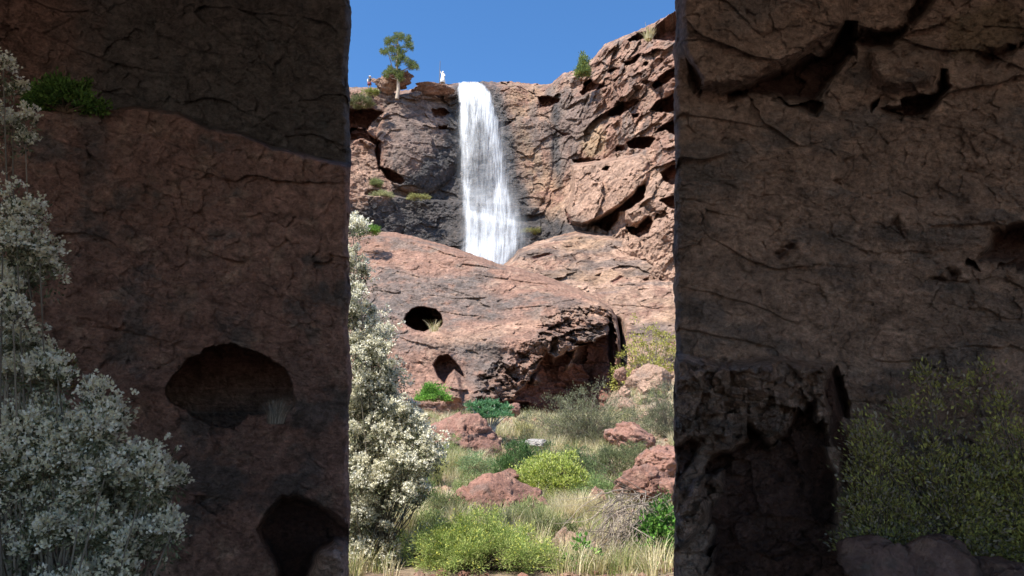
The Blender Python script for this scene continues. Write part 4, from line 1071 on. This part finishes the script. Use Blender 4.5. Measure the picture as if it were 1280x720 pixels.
# ================================================================== PINE ON THE RIM
def pine():
    Y = 82; base = P(497, 122, Y)
    root = empty('pine_tree', base, 'small wind-shaped pine on the cliff rim, left of the waterfall', 'tree'); b = np.array(base)
    tr = MB(); lm = MB(); ft = MB()
    trunk = [(496, 124), (498, 112), (498, 100), (497, 90), (496, 80), (497, 70), (498, 60), (497, 50)]
    tp = np.array([np.array(P(x, y, Y)) - b for x, y in trunk])
    tr.tube(tp, .26, .06, 8, (.42, .33, .25))
    tr.build('trunk', M_WOOD, root, True)
    blobs = [(489, 50, 8, 5), (498, 46, 8, 4.5), (506, 48, 7, 4.5), (512, 54, 4, 4), (485, 54, 4, 3), (484, 64, 8, 5), (492, 60, 7, 5), (501, 62, 6, 5), (509, 58, 4, 2), (498, 70, 6, 5), (493, 74, 3.5, 3),
             (503, 74, 7, 4), (508, 77, 5, 3.5), (516, 80, 6, 4), (520, 84, 4.5, 3), (513, 84, 5, 3), (490, 90, 6, 5), (484, 93, 5, 4), (498, 92, 7, 6), (501, 97, 4, 5), (487, 85, 3, 2.5), (514, 60, 2.5, 2), (497, 81, 4, 3), (480, 66, 3, 1.6)]
    for (x, y, rx, ry) in blobs:
        for q in range(int(rx * ry * .55) + 3):
            a = rng.uniform(0, 2 * PI); r = math.sqrt(rng.random())
            yy = Y + rng.normal() * .7
            c = np.array(P(x + rx * r * math.cos(a), y + ry * r * math.sin(a), yy)) - b
            n = 55; dv = rng.normal(size=(n, 3)); dv /= np.linalg.norm(dv, axis=1)[:, None]
            leaves(ft, c + dv * rng.uniform(0, .22, (n, 1)), dv + np.array([0, 0, .4]), .22, .022, palette(n, [(.13, .18, .05), (.20, .24, .07), (.30, .30, .09), (.07, .10, .04)], [3, 3, 1.5, 2]))
        ty = np.interp(y + 5, [50, 124], [0, 1]); k = np.argmin(np.abs(np.array([p[1] for p in trunk]) - (y + 6)))
        s = tp[k]; e = np.array(P(x, y, Y)) - b
        lm.tube([s, (s + e) / 2 + np.array([0, 0, -.12]) + rng.normal(size=3) * .05, e], .07, .025, 5, (.26, .21, .17))
    s = np.array(P(491, 86, Y)) - b
    lm.tube([tp[3], s, np.array(P(488, 76, Y)) - b, np.array(P(485, 66, Y)) - b], .09, .04, 5, (.16, .13, .12))
    lm.build('limbs', M_WOOD, root); ft.build('crown', M_LEAF, root)
pine()

# ================================================================== PEOPLE ON THE RIM
def skin_body(name, joints, edges, radii, mat, parent=None):
    me = bpy.data.meshes.new(name); me.from_pydata(joints, edges, []); me.update()
    o = bpy.data.objects.new(name, me); C.objects.link(o)
    sk = o.modifiers.new('s', 'SKIN'); sk.use_smooth_shade = True
    for v, r in zip(me.skin_vertices[0].data, radii): v.radius = (r, r)
    me.skin_vertices[0].data[0].use_root = True
    sb = o.modifiers.new('u', 'SUBSURF'); sb.levels = 2; sb.render_levels = 2
    dg = bpy.context.evaluated_depsgraph_get(); m2 = bpy.data.meshes.new_from_object(o.evaluated_get(dg))
    o.modifiers.clear(); o.data = m2; m2.materials.clear(); m2.materials.append(mat)
    if parent: o.parent = parent
    return o
M_SKIN = plain_mat('skin', (.45, .28, .20)); M_WHITE = plain_mat('white_cloth', (.82, .81, .78)); M_DARK = plain_mat('dark_cloth', (.03, .035, .05)); M_REDC = plain_mat('maroon_cloth', (.22, .05, .06)); M_POLE = plain_mat('pole_metal', (.12, .13, .16), .5)
J = [(0, 0, .95), (0, 0, 1.15), (0, 0, 1.38), (0, -.01, 1.50), (0, -.02, 1.62), (0, -.02, 1.74),
     (-.19, 0, 1.40), (-.25, .02, 1.14), (-.24, -.08, .90), (-.24, -.12, .82), (.19, 0, 1.40), (.26, 0, 1.14), (.22, -.14, .95), (.20, -.19, .88),
     (-.10, 0, .88), (-.12, -.02, .48), (-.13, .02, .08), (-.13, -.14, .04), (.10, 0, .88), (.13, -.05, .48), (.14, .02, .08), (.15, -.14, .04)]
E = [(0, 1), (1, 2), (2, 3), (3, 4), (4, 5), (2, 6), (6, 7), (7, 8), (8, 9), (2, 10), (10, 11), (11, 12), (12, 13), (0, 14), (14, 15), (15, 16), (16, 17), (0, 18), (18, 19), (19, 20), (20, 21)]
Rd = [.15, .14, .16, .06, .10, .085, .065, .045, .035, .04, .065, .045, .035, .04, .095, .062, .042, .04, .095, .062, .042, .04]
def lathe(name, prof, mat, parent, n=20, off=(0, 0, 0), sc=(1, 1)):
    m = MB(); a = np.arange(n) * 2 * PI / n
    V = [[(r * math.cos(t) * sc[0] + off[0], r * math.sin(t) * sc[1] + off[1], z + off[2]) for t in a] for r, z in prof]
    F = [(i * n + j, i * n + (j + 1) % n, (i + 1) * n + (j + 1) % n, (i + 1) * n + j) for i in range(len(prof) - 1) for j in range(n)]
    m.add(np.array(V), F); return m.build(name, mat, parent, True)
def hiker():
    base = P(461.5, 111, 80.6)
    root = empty('person', base, 'hiker in white hat, dark top and maroon shorts standing on the cliff rim', 'person')
    skin_body('body', J, E, Rd, M_SKIN, root)
    lathe('shirt', [(.10, 1.50), (.19, 1.44), (.20, 1.30), (.175, 1.1), (.19, .92)], M_DARK, root, sc=(1.1, .85))
    lathe('shorts', [(.18, 1.0), (.22, .85), (.25, .58), (.21, .56)], M_REDC, root, sc=(1.15, .8))
    lathe('hat', [(.0, 1.90), (.10, 1.88), (.125, 1.78), (.21, 1.75), (.22, 1.735), (.12, 1.73)], M_WHITE, root)
    lathe('backpack', [(.0, 1.48), (.13, 1.45), (.17, 1.25), (.16, 1.05), (.0, 1.0)], M_WHITE, root, off=(-.20, .1, 0), sc=(.9, .9))
hiker()
def robed():
    base = P(553.3, 104, 84.5)
    root = empty('person', base, 'white-robed figure with one arm raised beside a thin pole on the rim', 'person')
    j = [list(p) for p in J]; j[6] = (-.19, 0, 1.42); j[7] = (-.30, -.03, 1.62); j[8] = (-.36, -.05, 1.82); j[9] = (-.37, -.06, 1.90)
    skin_body('body', [tuple(p) for p in j], E, Rd, M_SKIN, root)
    lathe('robe', [(.07, 1.52), (.18, 1.46), (.21, 1.36), (.19, 1.15), (.24, .9), (.30, .5), (.36, .06), (.30, .04)], M_WHITE, root, sc=(1.05, .85))
    m = MB(); m.tube([(-.14, 0, 1.42), (-.24, -.02, 1.54), (-.30, -.03, 1.62), (-.35, -.05, 1.80)], .095, .07, 10); m.tube([(.14, 0, 1.42), (.24, 0, 1.25), (.26, -.02, 1.12), (.23, -.12, .97)], .095, .075, 10)
    m.build('sleeves', M_WHITE, root, True)
    lathe('hood', [(.0, 1.86), (.09, 1.84), (.125, 1.74), (.12, 1.6), (.10, 1.5)], M_WHITE, root, off=(0, .03, 0))
    p = empty('pole', P(549.3, 104, 84.4), 'tall thin dark pole standing beside the white-robed figure', 'pole')
    m = MB(); m.tube([(0, 0, 0), (0, 0, 1.9), (.01, 0, 3.4)], .065, .045, 8); m.build('shaft', M_POLE, p)
    m = MB(); m.tube([(0, 0, 3.4), (.0, 0, 3.55)], .03, .004, 8); m.build('tip', M_POLE, p)
robed()

# ================================================================== CAMERA, LIGHT, SKY
cam = bpy.data.cameras.new('camera'); co = bpy.data.objects.new('camera', cam); C.objects.link(co)
cam.sensor_width = 36; cam.lens = 36 * FPX / 1280; cam.clip_end = 5000; cam.clip_start = .05
co.location = (0, 0, CAMZ); co.rotation_euler = (PI / 2 + TH, 0, 0)
bpy.context.scene.camera = co
S = Vector((-.42, -.40, .82)).normalized()
sun = bpy.data.lights.new('sun', 'SUN'); so = bpy.data.objects.new('sun', sun); C.objects.link(so)
sun.energy = 5; sun.angle = math.radians(.5); sun.color = (1, .96, .89)
so.rotation_euler = (-S).to_track_quat('-Z', 'Y').to_euler()
w = bpy.data.worlds.new('World'); bpy.context.scene.world = w; w.use_nodes = True
nt = w.node_tree; bg = nt.nodes['Background']; sk = nt.nodes.new('ShaderNodeTexSky'); sk.sky_type = 'NISHITA'; sk.sun_disc = False
sk.sun_elevation = math.asin(S.z); sk.sun_rotation = math.atan2(S.x, S.y); sk.altitude = 600; sk.air_density = 1.0; sk.dust_density = .15; sk.ozone_density = 4.5
hs = nt.nodes.new('ShaderNodeHueSaturation'); hs.inputs['Saturation'].default_value = 1.17; nt.links.new(sk.outputs[0], hs.inputs['Color']); nt.links.new(hs.outputs[0], bg.inputs[0]); bg.inputs[1].default_value = .14
sc = bpy.context.scene
sc.view_settings.view_transform = 'Standard'; sc.view_settings.look = 'None'; sc.view_settings.gamma = 1; sc.view_settings.exposure = .82
sc.cycles.max_bounces = 6; sc.cycles.transparent_max_bounces = 12; sc.cycles.use_denoising = True
